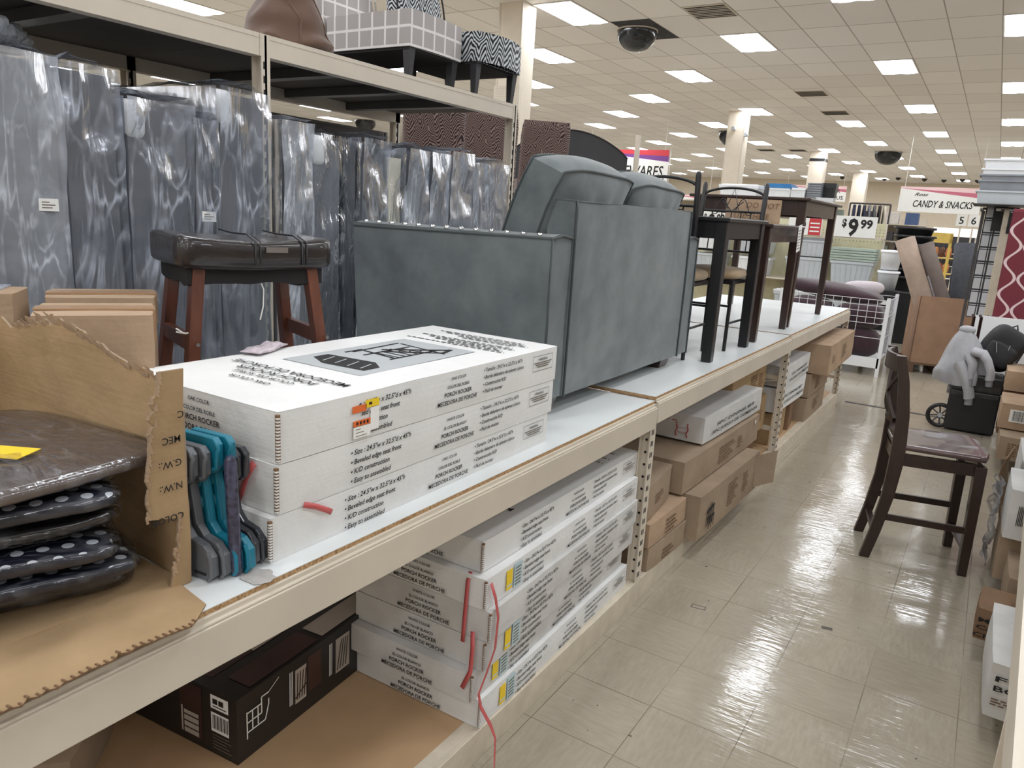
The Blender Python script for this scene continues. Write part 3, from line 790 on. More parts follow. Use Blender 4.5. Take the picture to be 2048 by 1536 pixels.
# small sealed packet on the top carton
g = G(); rows = []
for i in range(13):
    r = []
    for j in range(9):
        a, b = i/12, j/8; e = min(a, 1-a, b, 1-b)
        r.append((-.03+.06*b, -.075+.15*a, .002+.016*min(1, e*5)*(.7+.6*noise.noise(V((a*6, b*5, 2))))+.012*abs(a-.4)))
    rows.append(r)
g.grid(rows); 
o = obj('parts_packet', g, [M('pink_packet_film', (196, 184, 190), .25, var=.2, vs=60)], loc=(-1.665, 1.36, 1.2400), rot=(0, 0, .35)); tag(o, 'small crinkled pinkish packet lying on the top porch rocker carton', 'packet')
s = o.modifiers.new('s', 'SOLIDIFY'); s.thickness = .003

# ---------------------------------------------------------------- torn carton of polka dot cushions (left foreground)
def torn_edge(n, amp, seed): return [amp*noise.noise(V((i*.9, seed, 0)))+amp*.6*noise.noise(V((i*3.1, seed, 5))) for i in range(n)]
def sheet(g, fn, nu, nv, th, m=0, m2=1):
    """thick sheet: fn(u,v)->point ; th = thickness vector"""
    th = V(th); A = [[V(fn(i/nu, j/nv)) for j in range(nv+1)] for i in range(nu+1)]
    g.grid(A, m, False); g.grid([[p+th for p in r] for r in A][::-1], m, False)
    for edge in ([r[0] for r in A], [r[-1] for r in A], A[0], A[-1]):
        g.grid([[p, p+th] for p in edge], m2, False); 
    return g
def torn_carton():
    t = thing('torn_carton', 'torn open brown cardboard carton with its front flap folded down on the deck', 'carton', (-1.21, .80, .9195))
    g = G(); te = torn_edge(41, .018, 1)
    def wall(u, v):                       # end wall, inner face towards the camera
        x = -.72*u; i = int(u*40)
        top = .415+.035*u-.02*math.sin(u*9)+te[i]-.07*max(0, 1-u*9)
        return (x, .004*noise.noise(V((x*7, v*6, 1)))+.003*math.sin(x*30), v*top)
    sheet(g, wall, 40, 12, (0, .005, 0)); 
    # creases and peeled paper along the torn edge
    for i in range(0, 60):
        x = -.72*i/72-.01; zt = wall(i/72, 1)[2]; r1, r2, r3 = rnd.uniform(.3, 1.3), rnd.uniform(-1, 1), rnd.uniform(.2, 1.2)
        g.quad([(x, -.002, zt-.005), (x-.016*r3, -.003, zt-.004+.003*r2), (x-.014*r1, -.006-.005*r1, zt+.004+.008*r1), (x+.003*r2, -.005, zt+.009*r3)], 2)
    obj('end_wall', g, [MCARD2, MCARD3, MCARD], t)
    g = G(); tf = torn_edge(31, .012, 8)
    def strip(u, v):                      # what is left of the printed front wall
        zt = .425; z = zt*v; i = int(v*30)
        w_ = .105-.055*v if v < .5 else .078-.05*(v-.5)
        w_ += tf[i]; 
        if v > .93: w_ = .05
        if v < .34: w_ = .022+tf[i]*.5+.02*(1-v*3)
        return (.005*math.sin(v*7)-.0*u, -w_*u, z)
    sheet(g, strip, 4, 30, (.005, 0, 0))
    for s, zz in (('COLOR:', .135), ('N.W.:', .195), ('G.W.:', .240), ('MEC', .285), ('C', .330)):
        g.text(s, .019, (.0055+.004, -.012 if s != 'C' else -.004, zz+.018), (0, -1, 0), (0, 0, -1), 2, .01, lift=.001)
    for i in range(4, 60):
        p = V(strip(1, i/60)); r1, r2 = rnd.uniform(.2, 1), rnd.uniform(-1, 1); g.quad([p+V((.006, 0, 0)), p+V((.010, .007*r1, .003*r2)), p+V((.008, .004*r1, .010)), p+V((.006, -.003*r1, .007+.003*r2))], 3)
    obj('front_wall', g, [MCARD2, MCARD3, INK, MCARD], t)
    g = G(); tq = torn_edge(41, .010, 15)
    def flap(u, v):                       # folded-out front flap, lies on the deck
        y = -.015-.50*u; i = int(u*40)
        xo = .150+.0*u+tq[i]
        if u < .12: xo = .10+.4*u
        x = -.03+(xo+.03)*v
        return (x, y-.02*v, .003+.012*math.sin(PI*u)*v+.006*noise.noise(V((x*9, y*9, 2))))
    sheet(g, flap, 40, 8, (0, 0, -.003))
    for i in range(4, 38):
        p = V(flap(i/40, 1)); g.bar(p+V((-.008, 0, .001)), p+V((.004, 0, .003)), .003, .002, 1)
    obj('front_flap', g, [MCARD2, MCARDD], t)
    g = G().box((-.72, -.50, 0), (-.03, -.005, .004)); obj('bottom', g, MCARD2, t)
    g = G(); sheet(g, lambda u, v: (-.72, -.5*u, .42*v), 6, 6, (.004, 0, 0)); obj('back_wall', g, [MCARD2, MCARDD], t)
    return t
torn_carton()
DOTS = mat_dots()
NAVY = M('navy_fabric', (26, 29, 44), .6, var=.15, coat=.3); SLAB = M('black_vinyl', (44, 40, 40), .25, coat=.5, var=.2, vs=4)
BROWNV = M('taupe_vinyl', (98, 86, 80), .22, coat=.6, var=.12, vs=3)
def pad(label, loc, dims, rot, mats, dots=True, seed=0):
    t = thing('chair_cushion', label, 'cushion', loc, rot, group='cushions wrapped in film in the torn carton')
    L, W_, H = dims
    g = G()
    def f(p):
        q = p.copy(); q.z += .006*noise.noise(V((p.x*7, p.y*7, seed)))+.004*math.sin(p.x*9+seed)
        return q
    g.puff((-L/2, -W_/2, 0), (L/2, W_/2, H), 9, 26, 12, f=f, e=.8); obj('pad', g, mats[0], t)
    g = G()
    def f2(p):
        q = f(p); d = V((q.x, q.y, (q.z-H/2)*2)).normalized()
        return q+d*(wrinkle(q, 18, .004, seed)+wrinkle(q, 45, .002, seed+2)+.003)
    g.puff((-L/2-.006, -W_/2-.006, -.0), (L/2+.008, W_/2+.006, H+.004), 6, 44, 18, f=f2, e=.8); obj('film_wrap', g, PLAST3, t)
    return t
cz = .926
pad('black cushion at the very bottom of the torn carton, its ties showing', (-1.44, .60, cz), (.34, .26, .034), (0, 0, 1.2), (SLAB,), seed=1)
pad('lowest navy polka dot cushion, sticking out towards the deck edge', (-1.38, .530, cz+.047), (.42, .24, .034), (0, 0, 1.35), (DOTS,), seed=2)
pad('middle navy polka dot cushion in the torn carton', (-1.40, .500, cz+.094), (.44, .25, .034), (0, 0, 1.22), (DOTS,), seed=3)
pad('black cushion between two polka dot cushions in the torn carton', (-1.44, .540, cz+.141), (.40, .30, .030), (0, 0, 1.3), (SLAB,), seed=4)
pad('uppermost navy polka dot cushion with its shiny wrapped edge', (-1.39, .495, cz+.184), (.46, .22, .032), (0, 0, 1.18), (DOTS,), seed=5)
pad('large taupe wrapped cushion with a yellow sticker covering the torn carton contents', (-1.475, .605, cz+.230), (.49, .35, .032), (0, 0, .06), (BROWNV,), seed=6)
g = G().box((-.05, -.03, 0), (.05, .03, .001)); o = obj('yellow_sticker', g, YEL, loc=(-1.395, .575, cz+.2705), rot=(0, .0, .5)); tag(o, 'plain yellow sticker on the taupe wrapped cushion at the left edge', 'sticker')

# closed brown cartons behind the torn one
def carton(name, label, loc, dims, rotz=0, m=None, cat='carton', tape=True, group=None, seed=0, prints=(), tapem=None, rot=None, faces_ink=None, bulge=.006):
    """origin at centre of base; dims = x, y, z ; prints: list of (face, u0, v0, w, h, kind) in fractions"""
    X, Y, Z = dims; g = G()
    def f(p, n):
        q = p.copy()
        e = min(1, 2.5*min(X/2-abs(p.x) if abs(n.x) < .5 else 9, Y/2-abs(p.y) if abs(n.y) < .5 else 9, min(p.z, Z-p.z) if abs(n.z) < .5 else 9)/max(.05, min(X, Y, Z)))
        q += n*(bulge*e*(.4+noise.noise(p*3+V((seed*3.3, 0, 0)))))*(0 if n.z < -.5 else .35 if n.z > .5 else 1)
        for sx in (-1, 1):
            for sy in (-1, 1):
                if abs(p.x-sx*X/2) < 1e-5 and abs(p.y-sy*Y/2) < 1e-5: q += V((-sx, -sy, 0))*(.002+.006*abs(noise.noise(V((p.z*9, seed*2.2+sx, sy)))))
        return q
    g.shell((-X/2, -Y/2, 0), (X/2, Y/2, Z), (6, 6, 5), f=f)
    up = bulge+.001
    if tape:
        long_y = Y >= X; tw = .03
        if long_y: g.box((-tw, -Y/2-.003, Z+.001), (tw, Y/2+.003, Z+up), 1); g.box((-tw, -Y/2-up, Z-.08), (tw, -Y/2, Z+.002), 1)
        else: g.box((-X/2-.003, -tw, Z+.001), (X/2+.003, tw, Z+up), 1); g.box((X/2, -tw, Z-.08), (X/2+up, tw, Z+.002), 1)
    for fc, u0, v0, w_, h_, kind in prints:
        if fc == '+x': o_, u, v, W_, H_ = V((X/2+up, -Y/2, 0)), V((0, 1, 0)), V((0, 0, 1)), Y, Z
        elif fc == '-y': o_, u, v, W_, H_ = V((-X/2, -Y/2-up, 0)), V((1, 0, 0)), V((0, 0, 1)), X, Z
        elif fc == '-x': o_, u, v, W_, H_ = V((-X/2-up, Y/2, 0)), V((0, -1, 0)), V((0, 0, 1)), Y, Z
        else: o_, u, v, W_, H_ = V((-X/2, -Y/2, Z+up)), V((1, 0, 0)), V((0, 1, 0)), X, Y
        def q(a, b, c, d, mm): g.quad([o_+u*(W_*a)+v*(H_*b), o_+u*(W_*c)+v*(H_*b), o_+u*(W_*c)+v*(H_*d), o_+u*(W_*a)+v*(H_*d)], mm)
        if kind == 'lines':
            n = max(3, int(h_*H_/.016))
            for k in range(n):
                a = u0; 
                while a < u0+w_*(.55+.45*((k*37) % 10)/10):
                    l = rnd.uniform(.012, .03)/W_; q(a, v0+h_*k/n, a+l, v0+h_*(k+.5)/n, 2); a += l+.007/W_
        elif kind == 'bar':
            a = u0
            while a < u0+w_: l = rnd.choice((.002, .003, .005))/W_; q(a, v0, a+l, v0+h_, 3); a += l+.003/W_
        elif kind == 'label': q(u0, v0, u0+w_, v0+h_, 4)
        elif kind == 'red': q(u0, v0, u0+w_, v0+h_, 5)
        elif isinstance(kind, tuple):
            g.text(kind[0], h_*H_, o_+u*(W_*u0)+v*(H_*v0), u, v, kind[1], kind[2] if len(kind) > 2 else .01, kind[3] if len(kind) > 3 else 0, 'C', width=w_*W_)
    o = obj(name, g, [m or MCARD, tapem or TAPE, BRINK, INK, WHT, RED], loc=loc, rot=rot or (0, 0, rotz))
    return tag(o, label, cat, group)
carton('cardboard_carton', 'closed brown carton nearest the stool, peeking over the torn carton', (-1.82, .984, .920), (.25, .22, .445), 1.012, seed=1, bulge=.004)
carton('cardboard_carton', 'closed brown carton in the middle of the three behind the torn one', (-2.05, 1.13, .920), (.26, .20, .45), 1.012, seed=2, bulge=.004)
carton('cardboard_carton', 'closed brown carton with clear tape at the left edge of the photo', (-2.17, .90, .920), (.15, .16, .46), .9, seed=3, tapem=PLAST2, bulge=.004)
# ---------------------------------------------------------------- folded step stools beside the cartons
GRYP = M('grey_stool_plastic', (98, 100, 104), .4, var=.04); TEALP = M('teal_stool_plastic', (24, 118, 142), .35, var=.04); GRYD = M('dark_grey_plastic', (62, 64, 70), .3, var=.06, coat=.4)
def step_stool(label, y, m, x=-1.245, z=.9195, h=.305, w_=.017, pitch=.0, wrapped=False):
    t = thing('folding_step_stool', label, 'step stool', (x, y, z), (0, pitch, .10), group='folded plastic step stools')
    def outline(o=0):
        return [(-.10+o, 0, 0+o), (.055-o, 0, 0+o), (.068-o, 0, .012+o), (.066-o, 0, .052-o), (.045-o, 0, .072-o), (.012-o, 0, .080-o), (-.004-o, 0, .098), (-.018-o, 0, h-.075), (.006-o, 0, h-.072), (.020-o, 0, h-.055), (.020-o, 0, h-.012-o), (.008-o, 0, h-o), (-.085+o, 0, h-o), (-.10+o, 0, h-.02)]
    g = G().prism(outline(), (0, w_, 0)); fr = obj('side_panel', g, m, t, bev=.0025)
    # raised ribs and arm recesses on the visible edge
    g = G()
    for zz0, zz1 in ((.10, h-.08),): g.bar((-.006, -.002, zz0), (-.020, -.002, zz1), .006, .004)
    obj('rib', g, m, t)
    for k, zz in enumerate((.135, .185)):
        g = G(); g.lathe([(0, .004), (.018, .004), (.02, 0)], (0, 0, 0), 16); g.xf(Matrix.Translation((-.040, -.0, zz)) @ Matrix.Rotation(PI/2, 4, 'X')); obj('hinge_boss', g, m, t)
    g = G().tube([(.020, -.001, h-.008), (.026, -.001, h-.016), (.022, -.001, h-.026), (.020, -.001, h-.058), (.010, -.001, h-.062)], .0045, 8, sc=(1, 1)); obj('foot_clip', g, m, t)
    g = G().tube([(.056, -.001, .062), (.064, -.001, .045), (.066, -.001, .014), (.058, -.001, .004)], .0045, 8); obj('foot_clip', g, m, t)
    g = G().box((-.075, -.0025, h-.052), (.0, .0, h-.045)).box((.02, -.0025, .012), (.05, 0, .016)); obj('slot', g, MHOLE, t)
    return t
yy = .815
specs = [('frontmost grey folding step stool, next to the torn carton', GRYP), ('second grey folding step stool, just before the teal pair', GRYP),
         ('first teal folding step stool of the pair', TEALP), ('second teal folding step stool, furthest of the pair', TEALP)]
for i, (lb, m) in enumerate(specs): step_stool(lb, yy+i*.0225, m, x=-1.235+i*.008, h=(.262, .262, .276, .276)[i])
for i in range(2): step_stool(('small dark grey folding stool nearer the teal ones, by the cartons', 'rearmost dark grey folding stool touching the porch rocker cartons')[i], .908+i*.0205, GRYD, x=-1.225, h=.240, w_=.014)
g = G()
g.tube([(0, 0, 0), (0.004, 0, .01), (-.004, .0, .12), (-.008, .0, .235), (-.008, 0, .245)], .011, 12, rs=[.008, .0125, .0125, .012, .008])
o = obj('rolled_cloth', g, [M('dotted_navy_wrap', (62, 62, 84), .25, var=.5, vs=90, coat=.5)], loc=(-1.165, .872, .9205)); tag(o, 'thin rolled navy cloth in clear film leaning on the teal step stools', 'cloth')
g = G(); pts = []
for k in range(18):
    a = 2*PI*k/18; r = .030+.016*noise.noise(V((k*1.9, 3, 0)))
    pts.append((math.cos(a)*r*1.2, math.sin(a)*r, 0))
g.prism(pts, (0, 0, .0006)); o = obj('torn_paper', g, M('torn_grey_paper', (176, 172, 168), .8, var=.15, vs=40), loc=(-1.125, .895, .9195)); tag(o, 'torn scrap of grey backing paper stuck on the deck beside the stools', 'paper')

# ---------------------------------------------------------------- under the first deck
BLK = M('black_printed_card', (28, 26, 27), .4, var=.1, coat=.2)
PICW = M('picture_dark_wood', (62, 40, 36), .4, var=.3, vs=5); PICC = M('picture_beige', (178, 168, 156), .4, var=.08)
def black_box():
    X, Y, Z = .455, 1.22, .205
    g = G().box((-X, 0, 0), (0, Y, Z)); a = Z+.0008
    def tq(p, m, z=a): g.quad([(-X+x*X, y*Y, z) for x, y in p], m)
    tq([(.02, .03), (.70, .03), (.70, .98), (.02, .98)], 1)
    for k in range(5): tq([(.12, .16+.13*k), (.70, .16+.13*k), (.70, .25+.13*k), (.12, .25+.13*k)], 2, a+.0006)
    tq([(.78, .30), (.96, .30), (.96, .62), (.78, .62)], 2, a+.0006); tq([(.78, .05), (.97, .05), (.97, .28), (.78, .28)], 1, a+.0006)
    YS = Y*.56
    def fq(y0, z0, y1, z1, m, e=0): g.quad([(.0008+e, y0*YS, z0*Z), (.0008+e, y1*YS, z0*Z), (.0008+e, y1*YS, z1*Z), (.0008+e, y0*YS, z1*Z)], m)
    def fl(y0, z0, y1, z1, w_=.004, m=3, e=.001): g.bar((.0008+e, y0*YS, z0*Z), (.0008+e, y1*YS, z1*Z), w_, .0006, m, up=(1, 0, 0))
    # outline drawing of a chair lying on its back
    for a_ in ((.05, .30, .05, .72), (.05, .40, .15, .40), (.15, .40, .17, .62), (.17, .62, .17, .70), (.05, .70, .13, .70), (.05, .55, .13, .55), (.08, .40, .08, .70), (.11, .42, .11, .70), (.13, .55, .13, .80), (.13, .80, .17, .80)): fl(*a_)
    fl(.17, .80, .23, .92, .002)
    for k in range(3): fl(.295+.008*k, .30, .295+.008*k, .85, .0022)
    fq(.33, .26, .40, .82, 2); fq(.41, .30, .50, .90, 1)
    for k in range(4): fl(.34+.015*k, .32, .345+.017*k, .76, .003, 1, .0016)
    fl(.33, .36, .40, .50, .004, 1, .0016)
    for k in range(3): fl(.555+.008*k, .30, .555+.008*k, .85, .0022)
    fq(.60, .25, .70, .85, 2)
    for k in range(4): fl(.61+.02*k, .3, .64+.015*k, .8, .003, 0, .0016)
    def eq(x0, z0, x1, z1, m, e=0): g.quad([(-X+x0*X, -.0008-e, z0*Z), (-X+x1*X, -.0008-e, z0*Z), (-X+x1*X, -.0008-e, z1*Z), (-X+x0*X, -.0008-e, z1*Z)], m)
    eq(.50, .12, .70, .94, 1); eq(.515, .14, .53, .55, 2, .001); eq(.54, .14, .67, .50, 2, .001)
    for k in range(3): eq(.54, .22+.10*k, .67, .24+.10*k, 1, .002)
    eq(.78, .72, .93, .93, 3); eq(.80, .80, .84, .88, 0, .001); eq(.85, .80, .89, .88, 0, .001); eq(.80, .755, .91, .77, 0, .001)
    eq(.78, .36, .93, .66, 3)
    for k in range(14): eq(.795+.0095*k, .41, .795+.0095*k+(.003, .006, .004)[k % 3], .63, 0, .001)
    for k in range(5): eq(.79, .10+.05*k, .95-.02*(k % 3), .115+.05*k, 4)
    o = obj('furniture_carton', g, [BLK, PICW, PICC, WHT, INKG], loc=(-1.535, 1.140, .1055), rot=(0, 0, .098))
    tag(o, 'long black furniture carton printed with chair pictures on the brown base deck', 'carton')
black_box()
carton('cardboard_carton', 'small kraft carton on the base deck left of the black carton', (-1.93, .82, .1055), (.26, .30, .14), .75, seed=21, m=MCARD3)
carton('cardboard_carton', 'olive toned cardboard carton cut by the bottom left corner of the photo', (-1.55, .53, .1055), (.34, .30, .12), .55, seed=22, m=M('olive_card', (142, 136, 104), .8))
g = G().puff((-.10, -.07, 0), (.10, .07, .03), 3, 16, 10, f=lambda p: p+V((0, 0, .008*noise.noise(p*30)))); o = obj('red_packet', g, M('dark_red_packet', (96, 40, 38), .3, var=.3, vs=20), loc=(-1.63, .80, .106), rot=(0, 0, .5)); tag(o, 'dark red film packet lying before the kraft carton on the base deck', 'packet')
carton('cardboard_carton', 'dark maroon carton at the back of the base deck, left side', (-2.18, 1.00, .1055), (.25, .35, .26), .2, seed=23, m=M('maroon_card', (70, 44, 42), .5))

# ---------------------------------------------------------------- under the second and third decks
B = .1055
def L1(x0, y0, w_=.3, h=.5): return ('+x', x0, y0, w_, h, 'lines')
SET = [('+x', .50, .50, .66, .17, ('5PC DINING SET', 3, .02, .15)), ('+x', .50, .24, .78, .17, ('5PC JUEGO DE COMEDOR', 3, .02, .15))]
carton('cardboard_carton', 'battered brown carton on the base deck right of the white carton stack, bottom one', (-1.27, 3.20, B), (.40, .44, .112), -.04, seed=31, m=MCARD3, prints=[L1(.35, .15)])
carton('cardboard_carton', 'brown carton with printed lines second from the bottom beside the upright', (-1.27, 3.19, B+.120), (.39, .45, .112), -.02, seed=32, m=MCARD, prints=[L1(.4, .15, .35, .7)])
carton('cardboard_carton', 'brown carton with striped dark end lying on the two battered ones', (-1.30, 3.14, B+.240), (.36, .38, .165), .10, seed=33, m=MCARD3, prints=[L1(.25, .35, .4, .3)])
def tall_box():
    t = carton('cardboard_carton', 'big kraft carton with a dark dining set picture, leaning out over the aisle floor', (-1.25, 3.96, B), (.50, 1.02, .235), -.02, seed=34, m=MCARD3, tape=False, prints=[L1(.42, .25, .16, .6), L1(.68, .3, .1, .5)])
    g = G(); X = .2585
    for k, (a, h) in enumerate(((-.40, .10), (-.365, .12), (-.33, .09))):
        g.bar((X, a, .05), (X, a+.008, .05+h), .010, .001, 0, up=(1, 0, 0)); g.bar((X, a+.024, .03), (X, a+.024, .09), .006, .001, 0, up=(1, 0, 0)); g.bar((X, a-.004, .09), (X, a+.03, .095), .012, .001, 0, up=(1, 0, 0))
    g.bar((X, -.42, .13), (X, -.31, .15), .014, .001, 0, up=(1, 0, 0))
    obj('printed_picture', g, INK, t)
    g = G(); sheet(g, lambda u, v: (.25+.09*u, .44+.10*u+.05*v*0, .02+.20*v+.03*u), 4, 4, (0, .004, 0)); obj('torn_flap', g, [MCARD3, MCARDD], t)
tall_box()
carton('cardboard_carton', 'large kraft carton under the white dining set carton', (-1.32, 4.03, B+.245), (.48, 1.28, .165), -.02, seed=35, m=MCARD3, tape=False, prints=[L1(.40, .2, .22, .6), L1(.66, .3, .06, .45), ('+x', .9, .78, .02, .12, 'label')])
t = carton('dining_set_carton', 'nearest white dining set carton, lying on the large kraft one', (-1.40, 4.22, B+.425), (.60, 1.02, .140), -.03, seed=36, m=MWBOX2, tape=False, prints=SET+[('-y', .62, .72, .05, .03, 'red'), ('-y', .70, .72, .05, .03, 'red')])
g = G()
for a in (0, 1):
    x0 = .150+a*.060; g.tube([(x0, -.5185, .085), (x0+.006, -.5185, .06), (x0-.004, -.5185, .04), (x0+.004, -.5185, .02)], .003, 6); g.lathe([(0, 0), (.006, .004), (0, .008)], (x0, -.518, .088), 8)
g.bar((.155, -.5185, .045), (.205, -.5185, .045), .006, .001); g.bar((.155, -.5185, .07), (.205, -.5185, .07), .003, .001)
obj('red_emblem', g, RED, t)
carton('cardboard_carton', 'ochre carton standing at the back right end of the second bay, upper one', (-1.38, 4.86, B+.42), (.36, .80, .245), .0, seed=37, m=MCARD2, prints=[L1(.5, .25, .2, .5), L1(.75, .3, .12, .4)])
carton('cardboard_carton', 'ochre carton standing in the back right of the second bay, beneath the similar one', (-1.36, 5.02, B+.17), (.36, .54, .24), .0, seed=38, m=MCARD2, prints=[L1(.4, .25, .2, .5), L1(.65, .3, .12, .4)])
carton('cardboard_carton', 'dark low carton at the foot of the second bay by its right upright', (-1.40, 5.00, B), (.36, .5, .16), .0, seed=39, m=MCARDD, tape=False)
carton('dining_set_carton', 'upper white dining set carton in the far bay', (-1.40, 5.83, B+.445), (.60, .86, .150), .02, seed=41, m=MWBOX2, tape=False, prints=SET)
carton('dining_set_carton', 'lower white dining set carton in the far bay', (-1.42, 5.82, B+.255), (.60, .84, .175), -.02, seed=42, m=MWBOX, tape=False, prints=SET)
carton('cardboard_carton', 'small ochre carton under the white dining set cartons in the far bay', (-1.36, 5.66, B), (.40, .46, .235), .0, seed=43, m=MCARD2, prints=[L1(.3, .3, .2, .5)])
carton('cardboard_carton', 'dark brown open ended carton under the lower white dining set carton', (-1.34, 6.08, B), (.36, .24, .21), .1, seed=44, m=MCARDD, tape=False)
carton('cardboard_carton', 'film covered brown carton in the middle of the far bay, lower one', (-1.32, 6.74, B), (.44, .80, .19), .0, seed=45, m=MCARD3, prints=[L1(.35, .3, .25, .5)])
carton('cardboard_carton', 'film covered brown carton in the middle of the far bay, upper one', (-1.32, 6.78, B+.20), (.44, .84, .19), .0, seed=46, m=MCARD3, tapem=PLAST2, prints=[L1(.3, .2, .2, .5)])
carton('cardboard_carton', 'clean light brown carton jutting out at the end of the far bay, on top', (-1.22, 7.06, B+.40), (.46, 1.30, .245), .01, seed=47, m=MCARD, tape=False, prints=[L1(.45, .3, .18, .5), ('+x', .10, .35, .06, .3, 'lines')])

# ---------------------------------------------------------------- tables and scroll back chairs on the decks
def table(name, label, x0, x1, y0, y1, z0, z1, m, leg=.055, topt=.022, apron=.09, over=.02, taper=.75, rnd_top=False):
    t = thing(name, label, 'table', (x1, y0, z0)); X, Y, H = x1-x0, y1-y0, z1-z0
    g = G().box((-X, 0, H-topt), (0, Y, H)); obj('table_top', g, m, t, bev=.006)
    g = G(); o = over+.008
    g.box((-X+o, o, H-topt-apron), (-o, o+.018, H-topt)).box((-X+o, Y-o-.018, H-topt-apron), (-o, Y-o, H-topt)).box((-o-.018, o, H-topt-apron), (-o, Y-o, H-topt)).box((-X+o, o, H-topt-apron), (-X+o+.018, Y-o, H-topt))
    obj('apron', g, m, t)
    for sx in (0, 1):
        for sy in (0, 1):
            cx = -over-leg/2 if sx else -X+over+leg/2; cy = over+leg/2 if not sy else Y-over-leg/2
            g = G().bar((cx, cy, H-topt), (cx, cy, 0), leg, leg, 0, (0, 1, 0), leg*taper, leg*taper); obj('leg', g, m, t, bev=.004)
    return t
table('dining_table', 'black dining table right behind the loveseat', -1.90, -1.155, 3.83, 4.60, .9365, 1.690, BLACKM, leg=.062, over=.015, taper=.85, apron=.085)
T2 = table('dining_table', 'espresso dining table with a paper tag, between the black and the tall table', -2.05, -1.165, 4.76, 5.66, .9365, 1.675, ESPR, leg=.06, over=.02)
T3 = table('pub_table', 'tall espresso pub table, the highest one on the display', -2.05, -1.160, 5.50+.18, 6.97, .9410, 1.872, ESPR, leg=.060, over=.03, apron=.10, taper=.7)
g = G().box((.0, .30, -.0), (.0015, .40, .18)); 
for k in range(7): g.box((.0016, .31, .02+k*.02), (.0018, .385-.01*(k % 3), .026+k*.02), 1)
tag(obj('paper_tag', g, [WHT, INKG], loc=(-1.150, 5.10, 1.46), rot=(.12, 0, 0)), 'white printed paper tag hanging from the espresso dining table', 'tag')
g = G()
def cb(u, v): return (-.10+.24*u*0+.24*u, .01*math.sin(u*5), .15*v)
sheet(g, lambda u, v: (.34*u-.17, .012*math.sin(u*5), .15*v), 8, 3, (0, .003, 0))
g.text('DO NOT', .050, (-.05, -.016, .092), (1, 0, 0), (0, 0, 1), 2, .0, .2); g.text('USE THESE', .046, (-.12, -.016, .025), (1, 0, 0), (0, 0, 1), 2, .0, .2)
tag(obj('cardboard_sign', g, [MCARD, MCARDD, BRINK], loc=(-1.36, 4.98, 1.6755), rot=(-.12, 0, .35)), 'torn cardboard sign handwritten DO NOT on the espresso dining table', 'sign')
TANS = M('tan_microfibre', (176, 152, 122), .9, sheen=.3, var=.1)
def scroll_chair(label, loc, rz):
    t = thing('scroll_back_chair', label, 'chair', loc, rz, group='black metal chairs with scroll backs and tan seats')
    H = .97; W_ = .19
    for s_ in (-1, 1):
        g = G().tube([(s_*W_, .02, 0), (s_*W_, 0, .42), (s_*W_, -.005, .6), (s_*W_, -.05, H-.02), (s_*W_, -.052, H)], .013, 8, rs=[.012, .014, .016, .017, .010], sc=(1.1, .9)); obj('back_post', g, BLACKM, t)
        g = G().tube([(s_*.175, .38, 0), (s_*.175, .37, .41)], .011, 8); obj('leg', g, BLACKM, t)
    def yb(z): return -.005-.045*max(0, (z-.6))/.37
    def cur(pts, r=.004): 
        return [(x, yb(z), z) for x, z in pts]
    g = G().tube([(W_*math.cos(a), yb(.885), .885+.055*math.sin(a)) for a in [PI*k/16 for k in range(17)]], .008, 8); obj('crest_rail', g, BLACKM, t)
    g = G().tube([(-W_, yb(.80), .80), (W_, yb(.80), .80)], .007, 8); obj('back_rail', g, BLACKM, t)
    g = G().tube([(-W_, yb(.56), .56), (W_, yb(.56), .56)], .007, 8); obj('back_rail', g, BLACKM, t)
    for pts in ([(-.04, .81), (0, .935), (.04, .81)], [(-.065, .86), (-.02, .82), (0, .80)], [(.065, .86), (.02, .82), (0, .80)]):
        g = G().tube(cur(pts), .003, 6); obj('scroll', g, BLACKM, t)
    for s_ in (-1, 1):
        pts = [(s_*(.02+.085*k/14), .80+.075*math.sin(PI*k/14)) for k in range(15)]+[(s_*(.105+.02*math.cos(a)), .80+.022*math.sin(a)+.002) for a in [-.2-PI*k/10 for k in range(9)]]
        g = G().tube(cur(pts), .003, 6); obj('scroll', g, BLACKM, t)
    for k in range(5):
        g = G().tube([(-.12+.06*k, yb(.56), .56), (-.12+.06*k, yb(.8), .80)], .0035, 6); obj('back_spindle', g, BLACKM, t)
    g = G().puff((-.19, 0, -.03), (.19, .40, .045), 3.2, 20, 12); obj('seat', g, TANS, t, loc=(0, 0, .43))
    g = G().box((-.175, .01, .385), (.175, .38, .405)); obj('seat_frame', g, BLACKM, t)
    for z in (.16, .20):
        g = G().tube([(-.18, .01, z), (-.175, .375, z)] if z < .18 else [(.18, .01, z-.04), (.175, .375, z-.04)], .007, 6); obj('stretcher', g, BLACKM, t)
    g = G().tube([(-.175, .375, .26), (.175, .375, .26)], .007, 6); obj('stretcher', g, BLACKM, t)
    return t
ch = scroll_chair('black scroll back chair facing the camera side, pushed in at the far side of the black table', (-1.415, 4.675, .9365), PI)
ch['label'] = 'black scroll back chair at the far side of the black table'
dup(ch, (-1.505, 3.80, .9365), 0, 'black scroll back chair half hidden by the loveseat end, tan seat showing')

